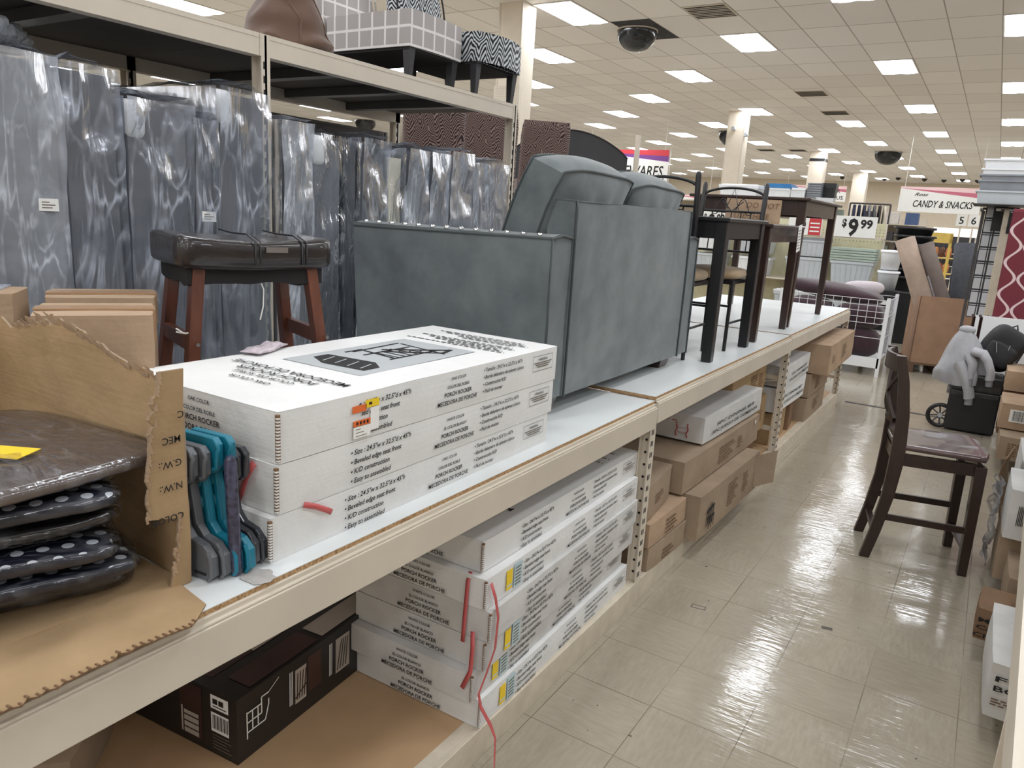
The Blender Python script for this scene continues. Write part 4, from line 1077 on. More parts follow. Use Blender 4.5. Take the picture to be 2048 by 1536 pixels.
# ---------------------------------------------------------------- counter chair standing in the aisle
DKW = mat_wood('dark_walnut_frame', (40, 27, 23), (54, 38, 32), .4); SEATW = mat_wood('reddish_wood_seat', (70, 54, 52), (98, 80, 79), .22, (.15, 1.2, 1), .5)
def aisle_chair():
    t = thing('counter_chair', 'dark walnut counter height chair with X back standing in the aisle', 'chair', (-.125, 4.335, 0), .215)
    for s_ in (-1, 1):
        y = s_*.18
        rows = []
        pr = [(-.235, 0), (-.205, .15), (-.175, .35), (-.165, .52), (-.165, .62), (-.172, .78), (-.195, .95), (-.225, 1.075)]
        hw = [.024, .026, .029, .033, .033, .029, .025, .022]
        for (x, z), h in zip(pr, hw): rows.append([(x-h, y-.018, z), (x+h, y-.018, z), (x+h, y+.018, z), (x-h, y+.018, z)])
        g = G().grid(rows, sm=False, close=True); g.quad(rows[-1]); g.quad(rows[0][::-1]); obj('rear_leg', g, DKW, t, bev=.003)
        g = G().bar((.205, s_*.185, .575), (.215, s_*.19, 0), .052, .050, 0, (0, 1, 0), .042, .042); obj('front_leg', g, DKW, t, bev=.003)
        g = G().bar((-.19, s_*.18, .235 if s_ < 0 else .24), (.21, s_*.187, .235 if s_ < 0 else .24), .018, .034); obj('stretcher', g, DKW, t, bev=.002)
    g = G().bar((.212, -.18, .135), (.212, .18, .135), .034, .018); obj('stretcher', g, DKW, t, bev=.002)
    g = G().bar((-.205, -.17, .14), (-.205, .17, .14), .032, .018); obj('stretcher', g, DKW, t, bev=.002)
    g = G()
    g.box((-.15, -.19, .52), (.20, -.17, .582)).box((-.15, .17, .52), (.20, .19, .582)).box((.195, -.19, .52), (.215, .19, .582)).box((-.18, -.17, .52), (-.155, .17, .582)); obj('apron', g, DKW, t)
    g = G(); rows = []
    for i in range(15):
        x = -.185+.43*i/14; hw_ = .195+.03*i/14; r = []
        rr = min(1, (14-i)/1.3+.6) if i > 12 else 1
        for j in range(15):
            y = -hw_*rr+2*hw_*rr*j/14; b = max(0, math.cos(y/hw_*PI/2))*math.sin(PI*min(1, i/13))
            r.append((x, y, .604-.009*b+.003*math.exp(-(y/.03)**2)*(i/14)))
        rows.append(r)
    g.grid(rows); s2 = obj('seat', g, SEATW, t); md = s2.modifiers.new('s', 'SOLIDIFY'); md.thickness = .026; md.offset = -1
    def arc(z, x0, w_, h, n=12, d=.045):
        g = G(); rows = []
        for k in range(n+1):
            y = -.175+.35*k/n; x = x0-d*math.cos(y/.175*PI/2)
            rows.append([(x-w_/2, y, z-h/2), (x+w_/2, y, z-h/2), (x+w_/2, y, z+h/2), (x-w_/2, y, z+h/2)])
        g.grid(rows, sm=False, close=True); g.quad(rows[0]); g.quad(rows[-1][::-1]); return g
    obj('crest_rail', arc(1.03, -.215, .020, .085), DKW, t, bev=.003)
    obj('back_rail', arc(.735, -.172, .018, .034), DKW, t, bev=.002); obj('back_rail', arc(.655, -.17, .018, .030, d=.01), DKW, t, bev=.002)
    for s_ in (-1, 1):
        pts = [(-.205-.03*math.sin(PI*k/8), s_*(.165-.33*k/8), .99-.25*k/8) for k in range(9)]
        g = G(); rows = []
        for k, p in enumerate(pts):
            p = V(p); rows.append([p+V((-.007, 0, -.013)), p+V((.007, 0, -.013)), p+V((.007, 0, .013)), p+V((-.007, 0, .013))])
        g.grid(rows, sm=False, close=True); obj('cross_brace', g, DKW, t)
    g = G().tube([(-.215, -.02, .79), (-.222, -.015, .76), (-.215, -.01, .735)], .003, 6); obj('screw_hook', g, BLACKM, t)
aisle_chair()
# ---------------------------------------------------------------- furniture on the tall rack shelves
ZBW = mat_zebra('black_and_white_zebra_fabric', (28, 27, 30), (196, 200, 204), 66); ZBR = mat_zebra('brown_zebra_fabric', (46, 33, 33), (136, 116, 110), 88)
PLAID = mat_plaid('grey_window_plaid', (172, 166, 164), (226, 222, 220)); UNDER = M('black_underlining', (46, 44, 45), .95); BLKLEG = M('black_chair_leg', (52, 52, 56), .4)
def slipper_chair(name, label, loc, rz, fab, W_=.44, D=.52, sh=.17, st=.165, bh=.50, rounded=False, bt=.10, wing=0.0, group=None, legh=None):
    """origin on the floor under the seat centre, faces +x"""
    t = thing(name, label, 'chair', loc, rz, group)
    g = G()
    def f(p, n):
        q = p.copy()
        if n.z > .5: q.z += .018*math.cos(p.y/W_*PI)*math.cos(p.x/D*PI*.9)
        if n.x > .5: q.x += (.05 if rounded else .012)*math.cos(p.y/W_*PI)
        return q
    g.shell((-D/2, -W_/2, sh), (D/2, W_/2, sh+st), (8, 8, 4), f=f); obj('seat', g, fab, t, bev=.018)
    g = G().box((-D/2+.01, -W_/2+.01, sh-.012), (D/2-.01, W_/2-.01, sh)); obj('underlining', g, UNDER, t)
    g = G(); z0, z1 = sh+.02, sh+st+bh
    rows = []
    nz, ny = 14, 12
    def hw(v): return W_/2*(1 if v < .6 or not rounded else math.sqrt(max(.0, 1-((v-.6)/.42)**2))*.98+.02) if rounded else W_/2*(1-.06*max(0, v-.8)*5)
    fr, bk = [], []
    for i in range(nz+1):
        v = i/nz; z = z0+(z1-z0)*v; xb = -D/2-.10*v-bt*.5; h = hw(v); r = []
        n_ = 24
        for k in range(n_):
            a = 2*PI*k/n_; cx = math.copysign(abs(math.cos(a))**.4, math.cos(a)); sy = math.copysign(abs(math.sin(a))**.4, math.sin(a))
            th = bt/2*(1 if v < .93 else math.sqrt(max(0.02, 1-((v-.93)/.075)**2)))
            r.append((xb+cx*th+wing*(sy**2)*(1 if v < .9 else .6), sy*h, z))
        rows.append(r)
    g.grid(rows, close=True); g.quad(rows[0][::-1]); g.quad(rows[-1]); b = obj('backrest', g, fab, t)
    g = G(); g.tube([(rows[i][0][0], -hw(i/nz), rows[i][0][2]) for i in range(nz+1)]+[(rows[nz-i][0][0], hw((nz-i)/nz), rows[nz-i][0][2]) for i in range(nz+1)], .005, 6); obj('welt', g, fab if not rounded else UNDER, b)
    for sx in (-1, 1):
        for sy in (-1, 1):
            g = G().bar((sx*(D/2-.03), sy*(W_/2-.035), sh), (sx*(D/2-.035), sy*(W_/2-.038), 0), .045, .045, 0, (0, 1, 0), .028, .028); obj('leg', g, BLKLEG, t, bev=.002)
    return t
slipper_chair('slipper_chair', 'grey window plaid slipper chair on top of the tall rack', (-2.785, 3.125, 2.2495), 0, PLAID, W_=.41, D=.55, sh=.145, st=.165, bh=.42)
slipper_chair('slipper_chair', 'black and white zebra print chair on top of the tall rack', (-2.68, 3.57, 2.2495), .0, ZBW, W_=.42, D=.50, sh=.155, st=.145, bh=.46, rounded=True)
g = G(); rows = []
for i in range(25):
    v = i/24; r = .205*(1-v)**.8*(1 if v > .08 else .75+v*3)*(1+.05*math.sin(v*22))+.008; z = .40*v
    rows.append([((r*math.cos(a))*(1+.05*math.sin(3*a+v*4))+.03*v, r*math.sin(a)+.03*v*(1+.04*math.sin(2*a)), z+.025*noise.noise(V((math.cos(a)*2, math.sin(a)*2, v*5)))) for a in [2*PI*k/36 for k in range(36)]])
g.grid(rows, close=True)
for k in range(3):
    a0 = -.6+k*1.1; g.tube([rows[i][int((a0+v0)/(2*PI)*36) % 36] for i, v0 in [(j, .25*math.sin(j*.3)) for j in range(0, 25, 2)]], .006, 6)
tag(obj('bean_bag', g, M('brown_suede', (98, 74, 60), .9, sheen=.3, var=.12, bs=.25, bscale=7), loc=(-2.74, 2.36, 2.250)), 'brown suede bean bag on top of the tall rack left of the plaid chair', 'bean bag')

# rack with a deck at eye level beyond the end of the mattress rack
t = thing('display_rack', 'cream rack with a deck at eye level carrying the brown zebra print chairs', 'rack', (-3.30, 4.40, 0))
obj('sign_post', G().box((-.05, 3.10, 1.6372), (-.01, 3.15, 2.50)), MW, t)
g = G().box((-.05, 0, 1.56), (0, 3.6, 1.635)); obj('front_beam', g, MW, t)
g = G().box((-1.25, 0, 1.56), (-1.20, 3.6, 1.635)); obj('rear_beam', g, MW, t)
g = G().box((-1.2, 0, 1.60), (-.05, 3.6, 1.637)); obj('deck_board', g, [MW], t)
for zz in (.10, .85):
    g = G().box((-1.2, 0, zz-.08), (-.01, 3.6, zz)); obj('lower_deck', g, MTAN, t)
for y in (0, 1.8, 3.57):
    for x in (-.05, -1.25):
        g = G().box((x, y, 0), (x+.05, y+.03, 1.56)); obj('upright', g, MW, t)
zc = slipper_chair('parsons_chair', 'brown zebra print chair nearest the tall rack, its back half shaded', (-3.90, 4.86, 1.6375), 2.25, ZBR, W_=.46, D=.46, sh=.20, st=.13, bh=.52, bt=.09, wing=.03, group='brown zebra print chairs on the eye level deck')
dup(zc, (-3.99, 5.74, 1.6375), 2.25, 'brown zebra print chair in the middle, seen behind the slotted rack upright')
dup(zc, (-3.96, 6.58, 1.6375), 2.3, 'brown zebra print chair furthest right, rising above the loveseat cushion')
g = G(); n_ = 24; pts = [(0, -.62, 0)]+[(0, -.62+1.24*k/n_, .62+.26*math.sin(PI*(k/n_))**.8) for k in range(n_+1)]+[(0, .62, 0)]
g.prism(pts, (.07, 0, 0)); g.tube([(.072, y, z) for _, y, z in pts[1:-1]], .008, 6, m=1)
tag(obj('headboard', g, [M('charcoal_upholstery', (62, 62, 64), .9, var=.06), UNDER], loc=(-3.98, 7.23, 1.6375), rot=(0, 0, -1.12), bev=.008), 'dark arched upholstered headboard between the zebra chair and the hanging sign', 'headboard')

# ---------------------------------------------------------------- building columns
CLM = M('cream_column_paint', (222, 212, 196), .7, var=.03)
def column(label, x, y, w_=.42, band=False, peg=False):
    t = thing('square_column', label, 'column', (x, y, 0)); t2 = obj('shaft', G().box((-w_/2, -w_/2, 0), (w_/2, w_/2, CZ)), CLM, t)
    for sx in (-1, 1):
        g = G().box((sx*w_/2-.012, -w_/2-.006, 0), (sx*w_/2+.012, -w_/2+.02, CZ)); obj('corner_trim', g, MW, t)
    if band: obj('dark_band', G().box((-w_/2-.008, -w_/2-.008, CZ-.34), (w_/2+.008, w_/2+.008, CZ-.24)), BLACKP, t)
    if peg:
        g = G().box((-w_/2-.03, -w_/2-.012, 0), (w_/2+.03, -w_/2-.004, 3.3))
        for i in range(12):
            for j in range(56): g.box((-w_/2+.01+i*.036, -w_/2-.0128, 1.5+j*.032), (-w_/2+.016+i*.036, -w_/2-.0120, 1.506+j*.032), 1)
        obj('pegboard', g, [MW, M('peg_hole', (120, 110, 98), .9)], t)
    return t
column('nearest cream square column with pegboard, behind the black and white zebra chair', -5.93, 9.1, .35, peg=True)
cb_ = column('cream square column in mid store with small camera fittings near its top', -5.83, 19.1, .40)
for i, (dx, dz) in enumerate(((-.02, -.42), (.20, -.55))):
    c = thing('wall_camera', ('round white camera fitting on the face of the mid store column', 'white camera fitting sticking out from the side of the mid store column')[i], 'camera', (-5.83+(-.03 if i == 0 else .24), 18.86 if i == 0 else 19.0, CZ+dz))
    g = G().lathe([(0, -.05), (.04, -.045), (.05, 0), (.04, .03), (0, .04)], n=14); obj('housing', g, WHT, c); g = G().cyl((0, -.02, 0), (.0, -.10, .0), .045, n=12); obj('lens', g, GREYP, c)
column('cream square column with a dark band near the ceiling', -5.85, 29.0, .5, band=True)
column('farthest cream square column before the far wall', -5.85, 38.8, .6)

# ceiling fittings
def dome(label, x, y, r=.30, z=CZ):
    t = thing('dome_mirror', label, 'camera dome', (x, y, z))
    g = G().lathe([(r, 0), (r*.99, -r*.35), (r*.88, -r*.62), (r*.6, -r*.9), (r*.3, -r*1.02), (0, -r*1.05)], n=28); obj('dome', g, M('smoked_dome', (34, 36, 40), .12, spec=.6, var=0), t)
    g = G().lathe([(r*1.05, .0), (r*1.05, -.02), (r, -.02), (r, 0)], n=28); obj('rim', g, MW, t)
    return t
dome('large smoked ceiling dome in an open dark tile, nearest the camera', -4.964, 10.83, .285)
struct(obj('trim_2', G().box((TX0-4*TDX, TY0-TDY, CZ-.004), (TX0-3*TDX, TY0, CZ-.001)), M('open_ceiling_void', (58, 58, 62), .9, var=.5, vs=9)))
dome('smoked ceiling dome over the aisle toward the candy sign', -3.607, 28.7, .42); dome('smoked ceiling dome seen through the tall rack gap', -18.5, 19.4, .35); dome('smoked ceiling dome partly behind the mid store column', -7.15, 23.0, .42)
def vent(label, cx, cy, louvre=True):
    t = thing('ceiling_vent', label, 'vent', (cx, cy, CZ)); w_, l_ = TDX/2-.03, TDX/2
    g = G().box((-w_-.02, -l_-.02, -.010), (w_+.02, l_+.02, -.002)); obj('frame', g, MW, t)
    for k in range(8):
        g = G().bar((-w_, -l_+.03+k*l_*2/8, -.014), (w_, -l_+.03+k*l_*2/8, -.014), .022, .004); obj('slat', g, MDK2 if k % 2 else MHOLE, t)
    return t
vent('louvred ceiling vent nearest the camera, right of the dark dome', -3.66, 10.2); vent('open fan shaped ceiling vent between two rows of lights', -3.70, 16.75); vent('ceiling vent beyond the fan shaped one', -3.72, 19.5)
vent('flat ceiling vent beside the mid store column', -7.6, 28.5); vent('flat ceiling vent just right of the flat one by the column', -6.5, 28.5)
def sign(name, label, cx, y, z0, z1, W_, lines_, band=True, th=.02, bandcols=(1, 2), strings=True, rz=0.):
    t = thing(name, label, 'sign', (cx, y, z0), rz); H = z1-z0
    g = G().box((-W_/2, 0, 0), (W_/2, th, H)); e = -.001
    if band:
        g.quad([(-W_/2, e, H*.97), (-W_/2, e, H*.93), (W_/2, e, H*.62), (W_/2, e, H*.97)], 2); g.quad([(-W_/2, e*2, H), (-W_/2, e*2, H*.93), (W_/2, e*2, H*.80), (W_/2, e*2, H)], 1)
    obj('panel', g, [WHT, bandcols[0], bandcols[1]], t)
    for s_, x_, z_, w_, h_, it in lines_:
        g = G().text(s_, h_, (x_, -.004, z_), (1, 0, 0), (0, 0, 1), 0, .012, it, 'C', width=w_); obj('lettering', g, INK, t)
    if strings:
        for s_ in (-1, 1):
            g = G().cyl((s_*W_*.45, th/2, H), (s_*W_*.45, th/2, CZ-z0), .006, n=5); obj('cord', g, WHT, t)
    return t
PINK = M('rose_sign_band', (200, 110, 130), .6, var=0); PALEP = M('pale_pink_band', (240, 205, 205), .6, var=0); REDB = M('red_sign_band', (206, 60, 70), .6, var=0); PURB = M('purple_sign_band', (120, 66, 140), .6, var=0)
sign('hanging_sign', 'hanging CANDY & SNACKS sign with a rose band above the far checkout', -1.56, 24, 2.30, 2.98, 1.98, [('CANDY & SNACKS', .10, .14, 1.45, .26, .25), ('Ross', -.45, .44, .34, .12, .5)], bandcols=(PALEP, PINK))
sign('hanging_sign', 'hanging HOUSEWARES sign with red and purple bands behind the headboard', -9.15, 20, 2.70, 3.52, 2.5, [('HOUSEWARES', .12, .12, 2.0, .40, .15)], bandcols=(REDB, PURB))
sign('hanging_sign', 'hanging THANK YOU FOR SHOPPING WITH US sign behind the dark banded column', -7.45, 37, 2.95, 3.62, 2.7, [('THANK YOU FOR', .1, .37, 2.0, .22, .0), ('SHOPPING WITH US', .1, .08, 2.3, .24, .0)], bandcols=(PALEP, PINK))
sign('hanging_sign', 'distant store sign low behind the scroll back chair', -9.8, 27, 2.25, 2.62, 1.8, [], bandcols=(PALEP, PINK))
for i in range(10):
    x = (-8.6, -7.2, -5.3, -4.6, -3.5, -2.7, -1.9, -1.3, -.7, .1)[i]; 
    o = obj('ceiling_sensor', G().lathe([(0, -.14), (.10, -.08), (.12, 0)], n=12), BLACKP, loc=(x, 41.5+.4*(i % 3), CZ)); tag(o, 'small black dome sensor near the far wall, %s from the left' % ordn[i].replace(' nearest', '').replace('nearest', 'first'), 'camera', 'small black sensors near the far wall')
# ---------------------------------------------------------------- housewares fixtures beyond the display racks
CLEARP = M('frosted_clear_plastic', (196, 202, 206), .25, var=.05, coat=.3); MINT = M('sage_lid_plastic', (170, 184, 172), .4); BLUEL = M('blue_lid_plastic', (48, 120, 176), .4)
WHP = M('white_plastic', (236, 238, 240), .35, var=.02); GREYT = M('grey_tote_plastic', (140, 144, 150), .4); TUBB = M('black_tub_plastic', (36, 37, 40), .35)
YPEG = M('yellowed_pegboard', (206, 200, 168), .7); PEGH = M('peg_holes', (120, 112, 90), .9)
def gondola(label, x0, x1, y, z, d=.5, shelves=(.25, .62, .98, 1.34), m=MW, peg=False):
    t = thing('store_shelf', label, 'shelf', (x0, y, 0)); X = x1-x0
    obj('base', G().box((0, 0, 0), (X, d, .16)), m, t)
    d2 = d-.03; g = G().box((0, d2-.015, .16), (X, d2+.015, z)); 
    if peg:
        for i in range(int(X/.05)):
            for j in range(5): g.box((.03+i*.05, d2-.0165, z-.10-j*.045), (.042+i*.05, d2-.0148, z-.088-j*.045), 1)
    obj('back_panel', g, [YPEG if peg else m, PEGH], t)
    for zz in shelves: obj('shelf_board', G().box((.01, 0, zz-.02), (X-.01, d2-.016, zz)), m, t)
    for xx in (0, X-.03): obj('end_post', G().box((xx, d2-.018, 0), (xx+.03, d2+.02, z)), m, t)
    if peg: 
        obj('sign_rail', G().box((0, .002, 1.56), (X, .012, 1.60)), m, t)
        for xx in (.0, X*.5, X-.02): obj('rail_arm', G().box((xx, .012, 1.56), (xx+.02, d2-.02, 1.59)), m, t)
    return t
gondola('pegboard housewares shelving run holding the clear totes', -5.4, -1.42, 12.0, 1.80, .6, (.30, .90), peg=True)
gondola('shelving top deck stacked with white and blue lidded bins', -5.4, -2.30, 12.75, 2.02, .6, (.5, 1.1, 1.6, 2.04))
def tote(name, label, loc, dims, m, lid=None, group=None, taper=.88, ribs=True, lidh=.035, rz=0):
    X, Y, Z = dims; t = thing(name, label, 'bin', loc, rz, group)
    g = G(); rows = []
    for k, (s_, z) in enumerate(((taper, 0), (taper+.02, Z*.1), (1, Z*.86), (1.0, Z*.88), (1.06, Z*.88), (1.06, Z))):
        rows.append([(x*X/2*s_, y*Y/2*s_, z) for x, y in ((-1, -1), (-.33, -1), (.33, -1), (1, -1), (1, 1), (0, 1), (-1, 1))])
    g.grid(rows, sm=False, close=True); g.quad(rows[0][::-1])
    if ribs:
        for k in range(7): g.bar(((-.8+.27*k)*X/2*taper, -Y/2*taper-.004, Z*.05), ((-.8+.27*k)*X/2, -Y/2-.004, Z*.85), .008, .006)
    obj('tub', g, m, t)
    if lid:
        g = G().box((-X*.54, -Y*.54, Z), (X*.54, Y*.54, Z+lidh*.6)).box((-X*.47, -Y*.47, Z+lidh*.6), (X*.47, Y*.47, Z+lidh)); obj('lid', g, lid, t)
    else: obj('inner_base', G().box((-X*.42, -Y*.42, .005), (X*.42, Y*.42, .01)), m, t)
    return t
W5 = .56
tote('storage_tote', 'wide frosted clear tote directly below the stack of sage lids', (-1.76, 12.22, .905), (W5, .40, .33), CLEARP)
for k in range(5):
    o = tag(obj('tote_lid', G().box((-.31, -.22, 0), (.31, .22, .030)).box((-.27, -.18, .030), (.27, .18, .036)), MINT, loc=(-1.765+.005*(k % 2), 12.22, 1.241+.0375*k)), 'sage green tote lid, %s in the stack over the wide clear tote' % ('lowest', 'second from bottom', 'middle', 'fourth from bottom', 'topmost')[k], 'lid', 'stack of sage green tote lids')
tote('storage_tote', 'frosted clear tote between the legs of the tall pub table, nearest the sign', (-2.42, 12.22, .905), (.54, .40, .34), CLEARP)
tote('storage_tote', 'upper frosted clear tote seen between the pub table legs', (-2.42, 12.22, 1.262), (.54, .40, .24), CLEARP, GREYT)
for k in range(4):
    tote('storage_tote', 'frosted tote %s behind the scroll back chair' % ('lowest left', 'upper left', 'lowest right', 'upper right')[k], (-3.95+.72*(k//2), 12.22, .905+.33*(k % 2)), (.56, .40, .28), (CLEARP, WHP, WHP, CLEARP)[k], (None, GREYT, None, WHP)[k])
for k in range(2): tote('storage_tote', 'low clear tote on the bottom shelf, %s' % ('left of the pub table leg', 'right of the pub table leg')[k], (-2.5+.72*k, 12.22, .305), (.58, .40, .40), CLEARP, WHP)
def price_sign(label, x0, x1, y, z0, z1, txt, red=False):
    t = thing('price_sign', label, 'sign', (x0, y, z0)); X, Z = x1-x0, z1-z0
    obj('panel', G().box((0, 0, 0), (X, .012, Z)), WHT, t)
    for s_, x_, z_, h_, w_ in txt:
        obj('lettering', G().text(s_, Z*h_, (X*x_, -.003, Z*z_), (1, 0, 0), (0, 0, 1), 0, .035, 0, 'C', width=X*w_), INK, t)
    if red:
        g = G().box((X*.62, -.004, Z*.02), (X*.98, -.001, Z*.95)); obj('red_label', g, M('red_label', (196, 58, 62), .6, var=0), t)
        for k in range(3): obj('label_line', G().box((X*.66, -.006, Z*(.2+.22*k)), (X*.94, -.0045, Z*(.28+.22*k))), WHT, t)
price_sign('white price sign reading $9.99 on the pegboard shelving', -2.12, -1.50, 11.988, 1.58, 1.88, [('$', .30, .50, .50, .10), ('9', .50, .10, 1.10, .22), ('99', .78, .46, .55, .26)])
price_sign('white price sign with a red label seen through the pub table legs', -2.72, -2.24, 11.988, 1.57, 1.83, [('0', .48, .40, .5, .10), ('9', .30, .12, .95, .16)], True)
price_sign('white price sign ending in 99 behind the scroll back chair', -4.15, -3.62, 11.988, 1.57, 1.86, [('9', .45, .10, 1.0, .20), ('99', .72, .42, .55, .24), ('$', .25, .45, .5, .09)])
zt = 2.045
for i, (lb, x, w_, h, m, lid) in enumerate((('large white lidded bin at the left of the top deck', -3.78, .62, .24, WHP, WHP), ('white bin with a bright blue lid on the top deck', -3.14, .40, .23, WHP, BLUEL), ('white ribbed bin right of the blue lidded one', -2.83, .22, .24, WHP, None))):
    tote('storage_bin', lb, (x, 13.0, zt), (w_, .42, h), m, lid, lidh=.07 if lid is BLUEL else .035)
for k in range(7):
    tote('nested_bin', 'grey nested bin, number %s up in its tapered stack' % ('one', 'two', 'three', 'four', 'five', 'six', 'seven')[k], (-2.60, 13.0, zt+.035*k), (.20, .3, .12), GREYT, group='stack of grey nested bins', ribs=False, taper=.8)
tote('storage_crate', 'black crate at the right end of the top deck', (-2.42, 13.12, zt), (.22, .18, .31), TUBB, TUBB)
for k in range(3): tote('storage_tray', 'low white tray %s on the top deck near the pub table corner' % ('first', 'second', 'third')[k], (-2.40, 12.86, zt+.055*k) if k < 2 else (-2.60, 12.55+.0, 2.045), (.26, .20, .05), WHP, ribs=False) if k < 2 else None
# black tubs and buckets
for k in range(7):
    g = G().lathe([(.20, 0), (.27, .20), (.30, .20), (.30, .235), (.27, .235), (.255, .20), (.19, .02), (0, .02)], n=24, sx=1.0, sy=.8)
    tag(obj('rubber_tub', g, TUBB, loc=(-1.12+.02*(k % 2), 13.3, .86+.145*k*1.0 if False else .80+.125*k)), 'black flexible tub, %s from the bottom of the tall stack' % ('first', 'second', 'third', 'fourth', 'fifth', 'sixth', 'seventh')[k], 'tub', 'tall stack of black tubs')
g = thing('store_shelf', 'dark low shelf under the stack of black tubs', 'shelf', (-1.50, 13.0, 0))
obj('body', G().box((0, 0, 0), (.8, .7, .78)), TUBB, g); obj('edge', G().box((-.01, -.01, .78), (.81, .71, .80)), MDK2, g)
for k in range(2):
    t = thing('bucket', ('upper white lidded bucket in front of the black tubs', 'lower white bucket in front of the black tubs')[k], 'bucket', (-1.20, 11.55, (1.18, .90)[k]))
    obj('pail', G().lathe([(0, 0), (.11, 0), (.135, .25)], n=20), CLEARP if k else WHP, t); obj('lid', G().lathe([(.145, .235), (.145, .262), (0, .268)], n=20), WHP, t)
t = thing('display_stand', 'low stand carrying the white buckets beside the dark tubs', 'stand', (-1.20, 11.55, 0)); obj('body', G().box((-.16, -.16, 0), (.16, .16, .898)), TUBB, t)
for k in range(5): obj('stripe', G().box((-.10, -.165, .15+.14*k), (.10, -.161, .20+.14*k)), WHT, t)

# wire bin of maroon pillows
WIREW = M('white_wire', (222, 222, 226), .4, var=.03); MAROON = M('maroon_plush', (58, 36, 44), .95, sheen=.35, var=.3, vs=9); PALEPIL = M('pale_satin_pillow', (206, 196, 200), .5, var=.06)
def wire_bin():
    t = thing('wire_bin', 'white wire grid bin full of maroon plush pillows', 'bin', (-2.15, 9.66, 0)); X, Y, Z = 1.20, .85, .90
    for x in (0, X):
        for y in (0, Y): obj('post', G().box((x-.02, y-.02, 0), (x+.02, y+.02, Z+.03)), WHP, t)
    obj('bottom_rail', G().box((0, -.02, .10), (X, .015, .22)), WHP, t); obj('floor_panel', G().box((.02, .02, .15), (X-.02, Y-.02, .17)), WHP, t)
    for k in range(13):
        x = .02+k*(X-.04)/12; lo = .62 if k % 3 else .22
        obj('wire', G().cyl((x, -.0, lo), (x, -.0, Z), .004, n=6), WIREW, t)
    for z in (.45, .62, .69, .76, .83, .90): obj('wire', G().cyl((0, -.004, z), (X, -.004, z), .004, n=6), WIREW, t)
    for k in range(8):
        y = k*Y/7; obj('wire', G().cyl((X, y, .22), (X, y, Z), .004, n=6), WIREW, t); 
        if k % 2 == 0: obj('wire', G().cyl((0, y, .22), (0, y, Z), .004, n=6), WIREW, t)
    for z in (.45, .70, .90): obj('wire', G().cyl((X+.004, 0, z), (X+.004, Y, z), .004, n=6), WIREW, t); obj('wire', G().cyl((0, Y, z), (X, Y, z), .004, n=6), WIREW, t)
wire_bin()
def pillow_(label, loc, dims, rot, m, seed=0):
    X, Y, Z = dims; g = G()
    def f(p):
        return p+V((.01*noise.noise(p*6+V((seed, 0, 0))), 0, .02*noise.noise(p*4+V((0, seed, 0)))))
    g.puff((-X/2, -Y/2, -Z/2), (X/2, Y/2, Z/2), 4, 22, 12, f=f, e=.85)
    tag(obj('pillow', g, m, loc=loc, rot=rot), label, 'pillow', 'plush pillows heaped in the wire bin' if m is MAROON else None)
pillow_('maroon plush pillow low at the front left of the wire bin', (-1.86, 9.90, .36), (.56, .44, .40), (0, 0, 0), MAROON, 1)
pillow_('maroon plush pillow low at the front right of the wire bin', (-1.27, 9.90, .36), (.56, .44, .40), (0, 0, .1), MAROON, 2)
pillow_('maroon plush pillow in the middle layer of the wire bin, left', (-1.86, 9.93, .68), (.58, .50, .34), (0, .05, 0), MAROON, 3)
pillow_('maroon plush pillow in the middle layer of the wire bin, right', (-1.27, 9.93, .68), (.56, .50, .34), (0, -.05, 0), MAROON, 4)
pillow_('long maroon pillow draped over the top of the wire bin', (-1.62, 10.05, .93), (1.15, .50, .20), (0, .10, -.05), MAROON, 5)
pillow_('pale satin pillow poking out behind the maroon pillows', (-1.34, 10.34, .97), (.50, .16, .20), (0, -.12, .1), PALEPIL, 6)

# cardboard bulk bin on a pallet with rolled rugs
def gaylord():
    t = thing('bulk_box', 'tall brown cardboard bulk box on a wooden pallet holding rolled rugs', 'box', (-.42, 10.80, 0), .22)
    X, Y = .70, .72
    for a, b, n_ in (((-X/2, -Y/2, .13), (X/2, -Y/2+.012, .95), 0), ((-X/2, Y/2-.012, .13), (X/2, Y/2, .95), 0), ((-X/2, -Y/2, .13), (-X/2+.012, Y/2, .95), 0), ((X/2-.012, -Y/2, .13), (X/2, Y/2, .95), 0)):
        obj('wall', G().box(a, b), M('dull_brown_card', (158, 126, 102), .85) if 'dull_brown_card' not in bpy.data.materials else bpy.data.materials['dull_brown_card'], t)
    pw = M('pallet_wood', (110, 84, 66), .8)
    for k in range(4): obj('pallet_board', G().box((-X/2-.03, -Y/2+k*.225, .105), (X/2+.03, -Y/2+k*.225+.1, .128)), pw, t)
    for k in range(3): obj('pallet_block', G().box((-X/2-.03+k*.32, -Y/2, 0), (-X/2+.06+k*.32, Y/2, .105)), pw, t)
gaylord()
def rug(name, label, p0, p1, r, m, lab=None):
    p0, p1 = V(p0), V(p1); d = (p1-p0); L = d.length; q = d.to_track_quat('Z', 'Y').to_euler()
    t = thing(name, label, 'rug', p0, q)
    g = G().lathe([(r*.2, 0), (r, 0), (r*1.02, L*.3), (r*.98, L*.7), (r, L), (r*.7, L+.004), (r*.2, L-.02)], n=22)
    for k in range(3): g.tube([(r*.8*(1-.25*k)*math.cos(a), r*.8*(1-.25*k)*math.sin(a), L+.004) for a in [2*PI*j/18 for j in range(19)]], .004, 5)
    obj('roll', g, m, t)
    if lab:
        g = G(); rows = []
        for k in range(9):
            a = lab[0]-.6+1.2*k/8; rows.append([(r*1.04*math.cos(a), r*1.04*math.sin(a), L*lab[1]), (r*1.04*math.cos(a), r*1.04*math.sin(a), L*lab[2])])
        g.grid(rows, sm=True); obj('label_band', g, M('rug_label', (188, 188, 192), .4, var=.25, vs=30), t)
    return t
